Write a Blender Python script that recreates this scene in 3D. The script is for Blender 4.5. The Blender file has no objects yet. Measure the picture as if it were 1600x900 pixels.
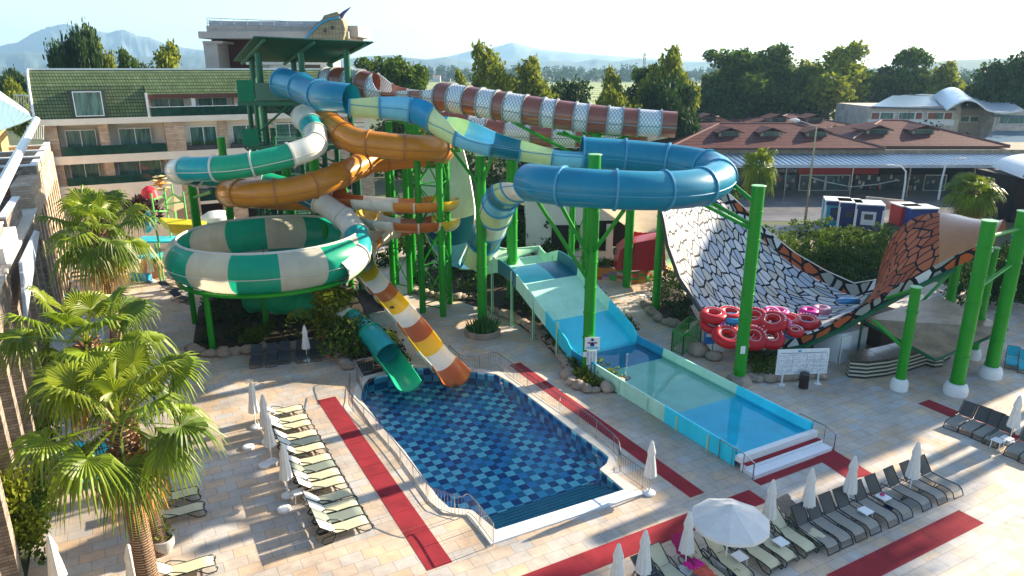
import bpy, math, random
import numpy as np
from mathutils import Vector, Matrix, noise
R=math.radians; PI=math.pi
random.seed(7)
SC=bpy.context.scene
COL=SC.collection
# ------------------------------------------------------------------ camera
F=1110.; VH=107.; HC=17.5
TH=math.atan((450-VH)/F)
cd=bpy.data.cameras.new('camera'); cam=bpy.data.objects.new('camera',cd); COL.objects.link(cam)
cam.location=(0,0,HC); cam.rotation_euler=(PI/2-TH,0,0)
cd.sensor_fit='HORIZONTAL'; cd.sensor_width=36; cd.lens=36*F/1600
cd.clip_start=0.1; cd.clip_end=30000
SC.camera=cam
# ------------------------------------------------------------------ sky, sun, exposure
SUN_EL=R(21.5); SUN_AZ=R(31)          # azimuth measured from +X towards +Y
w=bpy.data.worlds.new('World'); SC.world=w; w.use_nodes=True
nt=w.node_tree; bg=nt.nodes['Background']
sky=nt.nodes.new('ShaderNodeTexSky'); sky.sky_type='NISHITA'; sky.sun_disc=False
sky.sun_elevation=SUN_EL; sky.sun_rotation=PI/2-SUN_AZ
sky.altitude=20; sky.air_density=1.0; sky.dust_density=.8; sky.ozone_density=2.2
nt.links.new(sky.outputs[0],bg.inputs[0]); bg.inputs[1].default_value=0.088
sl=bpy.data.lights.new('sun','SUN'); sl.energy=5.0; sl.angle=R(0.6); sl.color=(1.0,0.86,0.66)
sun=bpy.data.objects.new('sun',sl); COL.objects.link(sun)
sd=Vector((math.cos(SUN_EL)*math.cos(SUN_AZ),math.cos(SUN_EL)*math.sin(SUN_AZ),math.sin(SUN_EL)))
sun.rotation_euler=sd.to_track_quat('Z','Y').to_euler()
SC.view_settings.view_transform='Standard'; SC.view_settings.look='None'
SC.view_settings.exposure=1.78; SC.view_settings.gamma=1.0
SC.view_settings.use_curve_mapping=False
SC.cycles.max_bounces=7; SC.cycles.transparent_max_bounces=12
SC.cycles.volume_bounces=0
SC.cycles.sample_clamp_indirect=4.0
# ------------------------------------------------------------------ coordinates
def ray(u,v):
    x=(u-800)/F; y=-(v-450)/F; c,s=math.cos(TH),math.sin(TH)
    return (x,c+y*s,-s+y*c)
def gz(u,v,z=0.):
    d=ray(u,v); t=(z-HC)/d[2]; return Vector((d[0]*t,d[1]*t,z))
def at(u,v,Y):
    d=ray(u,v); t=Y/d[1]; return Vector((d[0]*t,Y,HC+d[2]*t))
GA=R(28.8); UX=Vector((math.cos(GA),math.sin(GA),0)); VX=Vector((-math.sin(GA),math.cos(GA),0))
def g(a,b,z=0.): return UX*a+VX*b+Vector((0,0,z))      # the resort's own building grid
def pb(u,v,b):                                          # point on the vertical plane b = const
    d=Vector(ray(u,v)); t=b/d.dot(VX); return Vector((0,0,HC))+d*t
def pa(u,v,a):
    d=Vector(ray(u,v)); t=a/d.dot(UX); return Vector((0,0,HC))+d*t
Z3=Vector((0,0,1))
def rnd(a,b): return random.uniform(a,b)
# ------------------------------------------------------------------ materials
MATS={}
def newmat(name):
    m=bpy.data.materials.new(name); m.use_nodes=True; n=m.node_tree
    return m,n,n.nodes['Principled BSDF']
def M(name,col,rough=.5,var=.12,vs=1.5,metal=0.,bump=0.,bs=12.,coat=0.,transl=0.,island=0.,streak=False,spec=.32):
    if name in MATS: return MATS[name]
    m,n,p=newmat(name); N=n.nodes; L=n.links
    tc=N.new('ShaderNodeTexCoord')
    mp=N.new('ShaderNodeMapping'); L.new(tc.outputs['Object'],mp.inputs[0])
    if streak: mp.inputs['Scale'].default_value=(1,1,.12)
    nz=N.new('ShaderNodeTexNoise'); nz.inputs['Scale'].default_value=vs; nz.inputs['Detail'].default_value=6; nz.inputs['Roughness'].default_value=.65
    L.new(mp.outputs[0],nz.inputs['Vector'])
    rp=N.new('ShaderNodeMapRange'); rp.inputs[1].default_value=.3; rp.inputs[2].default_value=.7
    rp.inputs[3].default_value=1-var; rp.inputs[4].default_value=1+var
    L.new(nz.outputs['Fac'],rp.inputs[0])
    src=rp.outputs[0]
    if island>0:
        ge=N.new('ShaderNodeNewGeometry'); r2=N.new('ShaderNodeMapRange')
        r2.inputs[3].default_value=1-island; r2.inputs[4].default_value=1+island
        L.new(ge.outputs['Random Per Island'],r2.inputs[0])
        mu=N.new('ShaderNodeMath'); mu.operation='MULTIPLY'; L.new(src,mu.inputs[0]); L.new(r2.outputs[0],mu.inputs[1]); src=mu.outputs[0]
    vm=N.new('ShaderNodeVectorMath'); vm.operation='SCALE'; vm.inputs[0].default_value=col[:3]
    L.new(src,vm.inputs['Scale'])
    L.new(vm.outputs[0],p.inputs['Base Color'])
    p.inputs['Roughness'].default_value=rough; p.inputs['Metallic'].default_value=metal
    p.inputs['Specular IOR Level'].default_value=spec
    if coat: p.inputs['Coat Weight'].default_value=coat; p.inputs['Coat Roughness'].default_value=.12
    if bump:
        b=N.new('ShaderNodeBump'); b.inputs['Strength'].default_value=bump; b.inputs['Distance'].default_value=.05
        n2=N.new('ShaderNodeTexNoise'); n2.inputs['Scale'].default_value=bs; n2.inputs['Detail'].default_value=4
        L.new(mp.outputs[0],n2.inputs['Vector']); L.new(n2.outputs['Fac'],b.inputs['Height']); L.new(b.outputs[0],p.inputs['Normal'])
    if transl:
        t=N.new('ShaderNodeBsdfTranslucent'); L.new(vm.outputs[0],t.inputs['Color'])
        mx=N.new('ShaderNodeMixShader'); mx.inputs[0].default_value=transl
        L.new(p.outputs[0],mx.inputs[1]); L.new(t.outputs[0],mx.inputs[2])
        L.new(mx.outputs[0],N['Material Output'].inputs['Surface'])
    MATS[name]=m; return m
def brick(name,c1,c2,mortar,sx,sy,rough=.8,rotz=0.,msize=.015,bump=.3,var=.25,coord='Object',swap=False,bias=0.,offset=.5,noisescale=.7,stain=0.):
    """stone courses / paving: brick texture on object coordinates (swap=True maps it on a vertical wall)"""
    if name in MATS: return MATS[name]
    m,n,p=newmat(name); N=n.nodes; L=n.links
    tc=N.new('ShaderNodeTexCoord'); mp=N.new('ShaderNodeMapping'); L.new(tc.outputs[coord],mp.inputs[0])
    mp.inputs['Rotation'].default_value=(0,0,rotz)
    vec=mp.outputs[0]
    if swap:
        sp=N.new('ShaderNodeSeparateXYZ'); cb=N.new('ShaderNodeCombineXYZ'); L.new(vec,sp.inputs[0])
        ad=N.new('ShaderNodeMath'); ad.operation='ADD'; L.new(sp.outputs[0],ad.inputs[0]); L.new(sp.outputs[1],ad.inputs[1])
        L.new(ad.outputs[0],cb.inputs[0]); L.new(sp.outputs[2],cb.inputs[1]); vec=cb.outputs[0]
    br=N.new('ShaderNodeTexBrick'); L.new(vec,br.inputs['Vector'])
    br.inputs['Color1'].default_value=(*c1,1); br.inputs['Color2'].default_value=(*c2,1); br.inputs['Mortar'].default_value=(*mortar,1)
    br.inputs['Scale'].default_value=1; br.inputs['Brick Width'].default_value=sx; br.inputs['Row Height'].default_value=sy
    br.inputs['Mortar Size'].default_value=msize; br.inputs['Mortar Smooth'].default_value=.3; br.inputs['Bias'].default_value=bias; br.offset=offset
    nz=N.new('ShaderNodeTexNoise'); nz.inputs['Scale'].default_value=noisescale; nz.inputs['Detail'].default_value=8; nz.inputs['Roughness'].default_value=.7; L.new(tc.outputs[coord],nz.inputs['Vector'])
    rp=N.new('ShaderNodeMapRange'); rp.inputs[1].default_value=.3; rp.inputs[2].default_value=.7; rp.inputs[3].default_value=1-var; rp.inputs[4].default_value=1+var
    L.new(nz.outputs['Fac'],rp.inputs[0])
    src=rp.outputs[0]
    if stain:
        n3=N.new('ShaderNodeTexNoise'); n3.inputs['Scale'].default_value=.22; n3.inputs['Detail'].default_value=7; n3.inputs['Roughness'].default_value=.72; n3.inputs['Distortion'].default_value=.6; L.new(tc.outputs[coord],n3.inputs['Vector'])
        r3=N.new('ShaderNodeMapRange'); r3.inputs[1].default_value=.40; r3.inputs[2].default_value=.58; r3.inputs[3].default_value=1-stain; r3.inputs[4].default_value=1.06; L.new(n3.outputs['Fac'],r3.inputs[0])
        mm=N.new('ShaderNodeMath'); mm.operation='MULTIPLY'; L.new(src,mm.inputs[0]); L.new(r3.outputs[0],mm.inputs[1]); src=mm.outputs[0]
        r4=N.new('ShaderNodeMapRange'); r4.inputs[1].default_value=.40; r4.inputs[2].default_value=.5; r4.inputs[3].default_value=.32; r4.inputs[4].default_value=rough; L.new(n3.outputs['Fac'],r4.inputs[0]); L.new(r4.outputs[0],p.inputs['Roughness'])
    vm=N.new('ShaderNodeVectorMath'); vm.operation='SCALE'; L.new(br.outputs['Color'],vm.inputs[0]); L.new(src,vm.inputs['Scale'])
    L.new(vm.outputs[0],p.inputs['Base Color'])
    if not stain: p.inputs['Roughness'].default_value=rough
    p.inputs['Specular IOR Level'].default_value=.35 if stain else .12
    if bump:
        b=N.new('ShaderNodeBump'); b.inputs['Strength'].default_value=bump; b.inputs['Distance'].default_value=.03
        L.new(br.outputs['Fac'],b.inputs['Height']); b.invert=True; L.new(b.outputs[0],p.inputs['Normal'])
    MATS[name]=m; return m
# ------------------------------------------------------------------ mesh accumulator
ORG={}
class MB:
    def __init__(s): s.v=[]; s.f=[]; s.mi=[]; s.cur=0; s.uv={}
    def mat(s,i): s.cur=i; return s
    def add(s,vs,fs,uvs=None):
        o=len(s.v); s.v+= [tuple(x) for x in vs]
        for f in fs: s.f.append(tuple(i+o for i in f)); s.mi.append(s.cur)
        if uvs:
            for i,q in enumerate(uvs): s.uv[o+i]=q
        return s
    def box(s,c,size,ax=None,ay=None,az=None):
        c=Vector(c); X=Vector(ax or (1,0,0)); Y=Vector(ay or (0,1,0)); Zv=Vector(az or (0,0,1))
        X=X*size[0]/2; Y=Y*size[1]/2; Zv=Zv*size[2]/2
        vs=[c+X*i+Y*j+Zv*k for k in (-1,1) for j in (-1,1) for i in (-1,1)]
        return s.add(vs,[(0,2,3,1),(4,5,7,6),(0,1,5,4),(2,6,7,3),(1,3,7,5),(0,4,6,2)])
    def gbox(s,a0,a1,b0,b1,z0,z1):      # box aligned with the resort grid
        return s.box(g((a0+a1)/2,(b0+b1)/2,(z0+z1)/2),(a1-a0,b1-b0,z1-z0),UX,VX)
    def bbox(s,x0,x1,y0,y1,z0,z1): return s.box(((x0+x1)/2,(y0+y1)/2,(z0+z1)/2),(x1-x0,y1-y0,z1-z0))
    def tube(s,pts,r,n=8,cap=True,closed=False):
        pts=[Vector(p) for p in pts]; k=len(pts); rs=r if isinstance(r,(list,tuple)) else [r]*k
        T=[]
        for i in range(k):
            if closed: t=pts[(i+1)%k]-pts[i-1]
            else: t=pts[min(i+1,k-1)]-pts[max(i-1,0)]
            T.append(t.normalized() if t.length>1e-9 else Z3)
        up=Z3 if abs(T[0].z)<.9 else Vector((1,0,0))
        nrm=(up-T[0]*up.dot(T[0])).normalized(); vs=[]
        for i in range(k):
            nn=nrm-T[i]*nrm.dot(T[i])
            if nn.length>1e-6: nrm=nn.normalized()
            bi=T[i].cross(nrm)
            for j in range(n):
                a=2*PI*j/n; vs.append(pts[i]+(nrm*math.cos(a)+bi*math.sin(a))*rs[i])
        fs=[]
        m=k if closed else k-1
        for i in range(m):
            i2=(i+1)%k
            for j in range(n):
                j2=(j+1)%n; fs.append((i*n+j,i*n+j2,i2*n+j2,i2*n+j))
        if cap and not closed:
            fs.append(tuple(range(n-1,-1,-1))); fs.append(tuple((k-1)*n+j for j in range(n)))
        return s.add(vs,fs)
    def bar(s,p,q,r,n=6): return s.tube([p,q],r,n)
    def lathe(s,prof,c=(0,0,0),n=24,flute=0.,cap=False):
        c=Vector(c); vs=[]; fs=[]
        for (r,z) in prof:
            for j in range(n):
                a=2*PI*j/n; rr=r*(1+(flute if j%2 else -flute)) if flute else r
                vs.append(c+Vector((rr*math.cos(a),rr*math.sin(a),z)))
        for i in range(len(prof)-1):
            for j in range(n):
                j2=(j+1)%n; fs.append((i*n+j,i*n+j2,(i+1)*n+j2,(i+1)*n+j))
        if cap: fs.append(tuple(range(n-1,-1,-1))); k=len(prof)-1; fs.append(tuple(k*n+j for j in range(n)))
        return s.add(vs,fs)
    def prism(s,poly,z0,z1):
        k=len(poly); vs=[Vector((p[0],p[1],z0)) for p in poly]+[Vector((p[0],p[1],z1)) for p in poly]
        fs=[tuple(range(k-1,-1,-1)),tuple(range(k,2*k))]+[(i,(i+1)%k,k+(i+1)%k,k+i) for i in range(k)]
        return s.add(vs,fs)
    def slab(s,poly,th,nrm=None):       # 3-D polygon given thickness
        P=[Vector(p) for p in poly]; k=len(P)
        if nrm is None: nrm=(P[1]-P[0]).cross(P[2]-P[0]).normalized()
        vs=P+[p-nrm*th for p in P]
        fs=[tuple(range(k)),tuple(range(2*k-1,k-1,-1))]+[(i,k+i,k+(i+1)%k,(i+1)%k) for i in range(k)]
        return s.add(vs,fs)
    def grid(s,rows,uv=None,closed=False):
        nr=len(rows); nc=len(rows[0]); vs=[p for r in rows for p in r]; fs=[]
        for i in range(nr-1):
            for j in range(nc-1): fs.append((i*nc+j,i*nc+j+1,(i+1)*nc+j+1,(i+1)*nc+j))
        return s.add(vs,fs,uv)
    def build(s,name,mat,parent=None,smooth=False,auto=None):
        me=bpy.data.meshes.new(name); o=Vector((0,0,0))
        if parent is not None: o=ORG.get(parent.name,Vector((0,0,0)))
        me.from_pydata([(x-o.x,y-o.y,z-o.z) for x,y,z in s.v],[],s.f)
        ms=mat if isinstance(mat,(list,tuple)) else [mat]
        for m in ms: me.materials.append(m)
        if len(ms)>1: me.polygons.foreach_set('material_index',s.mi)
        if s.uv:
            ul=me.uv_layers.new(name='UVMap')
            for lp in me.loops: ul.data[lp.index].uv=s.uv.get(lp.vertex_index,(0,0))
        if smooth:
            me.polygons.foreach_set('use_smooth',[True]*len(me.polygons))
            me.update()
            try: me.set_sharp_from_angle(angle=R(auto or 40))
            except Exception: pass
        me.update()
        ob=bpy.data.objects.new(name,me); COL.objects.link(ob)
        if parent is not None:
            ob.parent=parent; ORG[ob.name]=o
        else: ORG[ob.name]=Vector((0,0,0))
        return ob
def tag(o,label=None,cat=None,group=None,kind=None):
    if label: o['label']=label
    if cat: o['category']=cat
    if group: o['group']=group
    if kind: o['kind']=kind
    return o
def thing(name,label,cat,loc=(0,0,0),group=None):
    o=bpy.data.objects.new(name,None); COL.objects.link(o); o.location=loc; o.empty_display_size=.2
    ORG[o.name]=Vector(loc); return tag(o,label,cat,group)
def copy_tree(o,parent=None):
    c=o.copy(); COL.objects.link(c)
    if parent is not None: c.parent=parent
    for ch in list(o.children): copy_tree(ch,c)
    return c
def place(proto,used,loc,rz,label,group=None,scale=None):
    """first call moves the prototype itself, later ones copy it"""
    if not used.get(proto.name): used[proto.name]=True; o=proto
    else: o=copy_tree(proto)
    o.location=loc; o.rotation_euler=(0,0,rz); o['label']=label
    if group: o['group']=group
    if scale: o.scale=(scale,)*3 if not isinstance(scale,(tuple,list)) else scale
    return o
USED={}
def crom(P,n):
    """Catmull-Rom through tuples, n samples per span"""
    out=[]; k=len(P)
    for i in range(k-1):
        p0=P[max(i-1,0)]; p1=P[i]; p2=P[i+1]; p3=P[min(i+2,k-1)]
        for j in range(n):
            t=j/n
            out.append(tuple(.5*((2*b)+(-a+c)*t+(2*a-5*b+4*c-d)*t*t+(-a+3*b-3*c+d)*t**3) for a,b,c,d in zip(p0,p1,p2,p3)))
    out.append(tuple(P[-1])); return out
# common materials
GREEN=M('green_paint',(.010,.26,.012),.4,.16,.8,coat=.06,streak=True)
GREEND=M('dark_green_paint',(.008,.10,.045),.4,.15,.8)
WHITE=M('white_paint',(.78,.77,.74),.45,.05)
STEEL=M('stainless',(.45,.44,.42),.22,.08,metal=1.)
DGREY=M('dark_grey',(.05,.052,.055),.5,.15)
CANVAS=M('canvas_white',(.80,.78,.73),.8,.06,3.,bump=.2,bs=5,transl=.18)
FROST=M('white_plastic',(.8,.8,.78),.35,.04)
CONC=M('concrete',(.42,.40,.37),.8,.15,1.2,bump=.2)
ROCK=M('rock',(.33,.25,.19),.85,.4,1.1,bump=.8,bs=3.)
GLASS=M('window_glass',(.03,.07,.065),.08,.5,.6,spec=.8)
LEAFD=M('leaf_dark',(.030,.066,.010),.65,.3,.5,transl=.28,island=.45,spec=.15)
LEAFM=M('leaf_mid',(.075,.125,.012),.65,.3,.4,transl=.34,island=.45,spec=.15)
LEAFY=M('leaf_yellow',(.19,.22,.015),.65,.3,.6,transl=.36,island=.4,spec=.15)
BARK=M('bark',(.16,.12,.085),.9,.35,2.,bump=.6,bs=9)
RED=M('red_carpet',(.29,.018,.028),.95,.28,.9,bump=.4,bs=60)
TEAL=M('teal_sling',(.02,.42,.50),.7,.08)
# ------------------------------------------------------------------ text
def text_mesh(name,body,size,mat,parent,loc,rot,align='CENTER',ext=.004):
    cu=bpy.data.curves.new(name,'FONT'); cu.body=body; cu.size=size; cu.extrude=ext; cu.align_x=align; cu.align_y='CENTER'; cu.resolution_u=3
    t=bpy.data.objects.new(name,cu); COL.objects.link(t)
    bpy.context.view_layer.update()
    me=bpy.data.meshes.new_from_object(t); bpy.data.objects.remove(t); bpy.data.curves.remove(cu)
    me.materials.clear(); me.materials.append(mat)
    o=bpy.data.objects.new(name,me); COL.objects.link(o)
    o.parent=parent; base=ORG.get(parent.name,Vector((0,0,0))) if parent else Vector((0,0,0))
    o.location=Vector(loc)-base; o.rotation_euler=rot; return o
# ------------------------------------------------------------------ foliage
def leaf_obj(name,pts,size,mat,parent=None,seed=0,nrm_up=.3,asp=.55):
    rg=np.random.default_rng(seed); P=np.asarray(pts,dtype=float); n=len(P)
    d=rg.normal(size=(n,3)); d/=np.linalg.norm(d,axis=1)[:,None]
    q=rg.normal(size=(n,3)); q[:,2]*=(1-nrm_up)
    s=np.cross(d,q); s/=np.linalg.norm(s,axis=1)[:,None]+1e-9
    L=(size*rg.uniform(.6,1.4,n))[:,None]
    v=np.empty((n,4,3)); v[:,0]=P-d*L*.5; v[:,1]=P+s*L*asp*.5; v[:,2]=P+d*L*.5; v[:,3]=P-s*L*asp*.5
    o=Vector((0,0,0))
    if parent is not None: o=ORG.get(parent.name,o)
    v=v.reshape(-1,3)-np.array(o)
    me=bpy.data.meshes.new(name); me.vertices.add(4*n); me.vertices.foreach_set('co',v.astype(np.float32).ravel())
    me.loops.add(4*n); me.loops.foreach_set('vertex_index',np.arange(4*n,dtype=np.int32))
    me.polygons.add(n); me.polygons.foreach_set('loop_start',np.arange(0,4*n,4,dtype=np.int32))
    me.polygons.foreach_set('loop_total',np.full(n,4,dtype=np.int32))
    me.materials.append(mat); me.update(calc_edges=True); me.validate()
    ob=bpy.data.objects.new(name,me); COL.objects.link(ob)
    if parent is not None: ob.parent=parent; ORG[ob.name]=o
    else: ORG[ob.name]=Vector((0,0,0))
    return ob
def clump_pts(clumps,per,rg,shell=.55):
    out=[]
    for (x,y,z,r) in clumps:
        k=max(6,int(per*r*r)); d=rg.normal(size=(k,3)); d/=np.linalg.norm(d,axis=1)[:,None]
        rad=r*(shell+(1-shell)*rg.random(k))[:,None]**.8; rad*= (1+.25*rg.normal(size=(k,1)))
        out.append(np.array([x,y,z])+d*rad*np.array([1,1,.8]))
    return np.concatenate(out)
# ================================================================== THE SETTING
from mathutils.geometry import tessellate_polygon
def flat(name,outer,holes,z,mat,parent=None):
    loops=[[Vector((p[0],p[1],0)) for p in outer]]+[[Vector((p[0],p[1],0)) for p in h] for h in holes]
    tris=tessellate_polygon(loops); vs=[(p.x,p.y,z) for l in loops for p in l]
    mb=MB(); fs=[]
    for a,b,c in tris:
        A,B,C=(Vector(vs[i]) for i in (a,b,c))
        fs.append((a,b,c) if (B-A).cross(C-A).z>0 else (c,b,a))
    mb.add(vs,fs); return mb.build(name,mat,parent)
def offset_loop(P,dist):
    k=len(P); out=[]; area=sum(P[i][0]*P[(i+1)%k][1]-P[(i+1)%k][0]*P[i][1] for i in range(k)); sg=1 if area>0 else -1
    for i in range(k):
        a=Vector(P[i-1][:2]); b=Vector(P[i][:2]); c=Vector(P[(i+1)%k][:2])
        e=(b-a).normalized(); f=(c-b).normalized(); n=Vector((e.y,-e.x))+Vector((f.y,-f.x)); n=n.normalized() if n.length>.01 else Vector((e.y,-e.x))
        d=dist[i] if isinstance(dist,list) else dist
        q=b+n*d*sg; out.append(Vector((q.x,q.y,0)))
    return out
POOLPX=[(775,830),(975,767),(937,735),(948,726),(951,716),(941,707),(897,675),(800,600),(775,586),(735,580),(700,575),(640,576),(577,592),(566,606),(564,625),(592,662),(632,706),(672,762),(686,781),(702,795),(738,799)]
POOL=[gz(u,v) for u,v in POOLPX]
DECK=[g(-5.0,8),g(60,8),g(60,44),g(40,50),g(30,62),g(14,78),g(-5.0,78)]
grass=M('dry_ground',(.085,.10,.045),.95,.45,.02)
flat('ground',[Vector((x,y,0)) for x,y in ((-6000,-300),(6000,-300),(6000,6000),(-6000,6000))],[offset_loop(DECK,-.02)],-.04,grass)['kind']='structure'
paving=brick('deck_paving',(.59,.425,.28),(.48,.455,.425),(.27,.24,.20),.85,.6,.7,-GA,.012,.25,.22,stain=.24,noisescale=.5)
flat('pool_deck',DECK,[POOL],0,paving)['kind']='structure'
# field far behind, road and plaza
m,n,p=newmat('field'); N=n.nodes;L=n.links
tc=N.new('ShaderNodeTexCoord'); wv=N.new('ShaderNodeTexWave'); wv.bands_direction='Y'; wv.inputs['Scale'].default_value=.006; wv.inputs['Distortion'].default_value=3; wv.inputs['Detail'].default_value=3; wv.inputs['Detail Scale'].default_value=.4
L.new(tc.outputs['Object'],wv.inputs[0]); cr=N.new('ShaderNodeValToRGB'); L.new(wv.outputs[0],cr.inputs[0])
cr.color_ramp.elements[0].color=(.07,.13,.03,1); cr.color_ramp.elements[1].color=(.30,.33,.09,1); cr.color_ramp.elements[1].position=.7
L.new(cr.outputs[0],p.inputs['Base Color']); p.inputs['Roughness'].default_value=.95
flat('field',[Vector(q) for q in ((-60,330,0),(900,250,0),(1100,900,0),(-120,1000,0))],[],-.03,m)['kind']='structure'
asph=M('asphalt',(.07,.075,.085),.45,.25,.15,bump=.1)
walk=brick('plaza_paving',(.15,.145,.15),(.20,.19,.185),(.08,.08,.08),1.2,.6,.38,0,.02,.1,.3,noisescale=.15)
flat('plaza',[gz(1120,345),gz(1700,345),Vector((120,109,0)),Vector((18,109,0)),gz(1090,300)],[],-.015,walk)['kind']='structure'
flat('road',[gz(1000,374),gz(1290,374),gz(1290,352),gz(1000,350)],[],-.010,asph)['kind']='structure'
flat('footpath',[gz(1100,425),gz(1330,425),gz(1420,392),gz(1420,374.5),gz(1200,374.5)],[],-.006,M('pink_path',(.30,.24,.21),.8,.15,.6))['kind']='structure'
# hills
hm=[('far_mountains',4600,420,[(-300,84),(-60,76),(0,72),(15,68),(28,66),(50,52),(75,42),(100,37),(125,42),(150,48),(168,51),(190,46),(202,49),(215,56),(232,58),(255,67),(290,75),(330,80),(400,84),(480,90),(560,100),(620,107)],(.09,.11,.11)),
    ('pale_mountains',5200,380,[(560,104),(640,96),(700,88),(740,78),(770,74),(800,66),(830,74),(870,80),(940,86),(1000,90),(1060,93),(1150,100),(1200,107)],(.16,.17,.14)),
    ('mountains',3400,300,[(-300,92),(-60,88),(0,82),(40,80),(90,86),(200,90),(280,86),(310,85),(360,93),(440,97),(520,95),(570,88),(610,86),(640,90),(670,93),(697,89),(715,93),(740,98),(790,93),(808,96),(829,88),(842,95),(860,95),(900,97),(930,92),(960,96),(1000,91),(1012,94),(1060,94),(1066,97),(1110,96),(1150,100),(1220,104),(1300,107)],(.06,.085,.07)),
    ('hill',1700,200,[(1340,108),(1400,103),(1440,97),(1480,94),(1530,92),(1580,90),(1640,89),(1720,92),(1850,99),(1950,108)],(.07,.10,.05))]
for nm,D,dep,P,c in hm:
    mb=MB(); rows=[]; us=[]
    for i in range(len(P)-1):
        for j in range(8): us.append((P[i][0]+(P[i+1][0]-P[i][0])*j/8,P[i][1]+(P[i+1][1]-P[i][1])*j/8))
    us.append(P[-1])
    for t in (0,.12,.25,.4,.55,.7,.85,1.,1.3,1.7):
        r=[]
        for (u,v) in us:
            pk=at(u,v,D); h=max(pk.z,0)
            nn=noise.noise(Vector((u*.035,t*2.2,D)))*.5+noise.noise(Vector((u*.11,t*5,D+9)))*.25
            if t<=1: z=h*(t**1.15)*(1+ .8*nn*(1-t)*1.2); y=D-dep*(1-t)*(1+.6*nn)
            else: z=h*max(0,1-(t-1)/.7); y=D+dep*(t-1)
            if t==1: z+=h*.03*noise.noise(Vector((u*.3,0,D)))
            x=pk.x*y/D; r.append(Vector((x,y,max(z,-2)-.5)))
        rows.append(r)
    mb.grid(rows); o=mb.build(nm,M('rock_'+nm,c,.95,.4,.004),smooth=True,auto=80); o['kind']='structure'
# haze: one closed box of even air
hz=MB().bbox(-7000,7000,-400,7000,-2.,345.); m=bpy.data.materials.new('haze'); m.use_nodes=True; n=m.node_tree
n.nodes.clear(); ov=n.nodes.new('ShaderNodeOutputMaterial'); pv=n.nodes.new('ShaderNodeVolumePrincipled')
pv.inputs['Color'].default_value=(.42,.72,1.0,1); pv.inputs['Density'].default_value=.00016; pv.inputs['Anisotropy'].default_value=.25
n.links.new(pv.outputs[0],ov.inputs['Volume'])
ho=hz.build('haze',m); ho['kind']='stuff'; ho['label']='thin pale blue haze over the distant plain and mountains'
# ================================================================== POOL
m,n,p=newmat('pool_tiles'); N=n.nodes;L=n.links
tc=N.new('ShaderNodeTexCoord'); mp=N.new('ShaderNodeMapping'); mp.vector_type='TEXTURE'; mp.inputs['Rotation'].default_value=(0,0,GA); mp.inputs['Scale'].default_value=(.44,.44,.44)
L.new(tc.outputs['Object'],mp.inputs[0]); ck=N.new('ShaderNodeTexChecker'); ck.inputs['Scale'].default_value=1.; L.new(mp.outputs[0],ck.inputs[0])
fl=N.new('ShaderNodeVectorMath'); fl.operation='FLOOR'; L.new(mp.outputs[0],fl.inputs[0]); wn=N.new('ShaderNodeTexWhiteNoise'); wn.noise_dimensions='2D'; L.new(fl.outputs[0],wn.inputs[0])
r1=N.new('ShaderNodeValToRGB'); r1.color_ramp.interpolation='CONSTANT'; e=r1.color_ramp.elements; e[0].color=(.06,.42,.76,1); e[1].color=(.10,.62,.82,1); e[1].position=.3
x=e.new(.55); x.color=(.34,.94,.97,1); L.new(wn.outputs['Value'],r1.inputs[0])
r2=N.new('ShaderNodeValToRGB'); r2.color_ramp.interpolation='CONSTANT'; e=r2.color_ramp.elements; e[0].color=(.007,.085,.27,1); e[1].color=(.02,.25,.44,1); e[1].position=.5; L.new(wn.outputs['Value'],r2.inputs[0])
mx=N.new('ShaderNodeMix'); mx.data_type='RGBA'; L.new(ck.outputs['Fac'],mx.inputs[0]); L.new(r1.outputs[0],mx.inputs[6]); L.new(r2.outputs[0],mx.inputs[7])
L.new(mx.outputs[2],p.inputs['Base Color']); p.inputs['Roughness'].default_value=.3
POOLT=m
flat('pool_floor',POOL,[],-1.0,POOLT)['kind']='structure'
mb=MB(); k=len(POOL)
for i in range(k):
    a,b=POOL[i],POOL[(i+1)%k]; mb.add([(a.x,a.y,-1),(b.x,b.y,-1),(b.x,b.y,0.0),(a.x,a.y,0.0)],[(0,1,2,3)])
mb.build('pool_wall',POOLT)['kind']='structure'
STEPT=M('pool_step',(.03,.30,.38),.35,.1)
for i in range(6):
    mb=MB(); z=-.18-.13*i; mb.gbox(11.0+.02*i,17.1,21.24+.36*i,21.24+.36*(i+1),-.99,z)
    mb.mat(1).gbox(11.0+.02*i,17.1,21.24+.36*(i+1)+.002,21.24+.36*(i+1)+.03,z-.03,z+.006)
    o=mb.build('pool_step',[STEPT,M('step_nosing',(.01,.03,.06),.4)]); o['kind']='structure'
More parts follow.
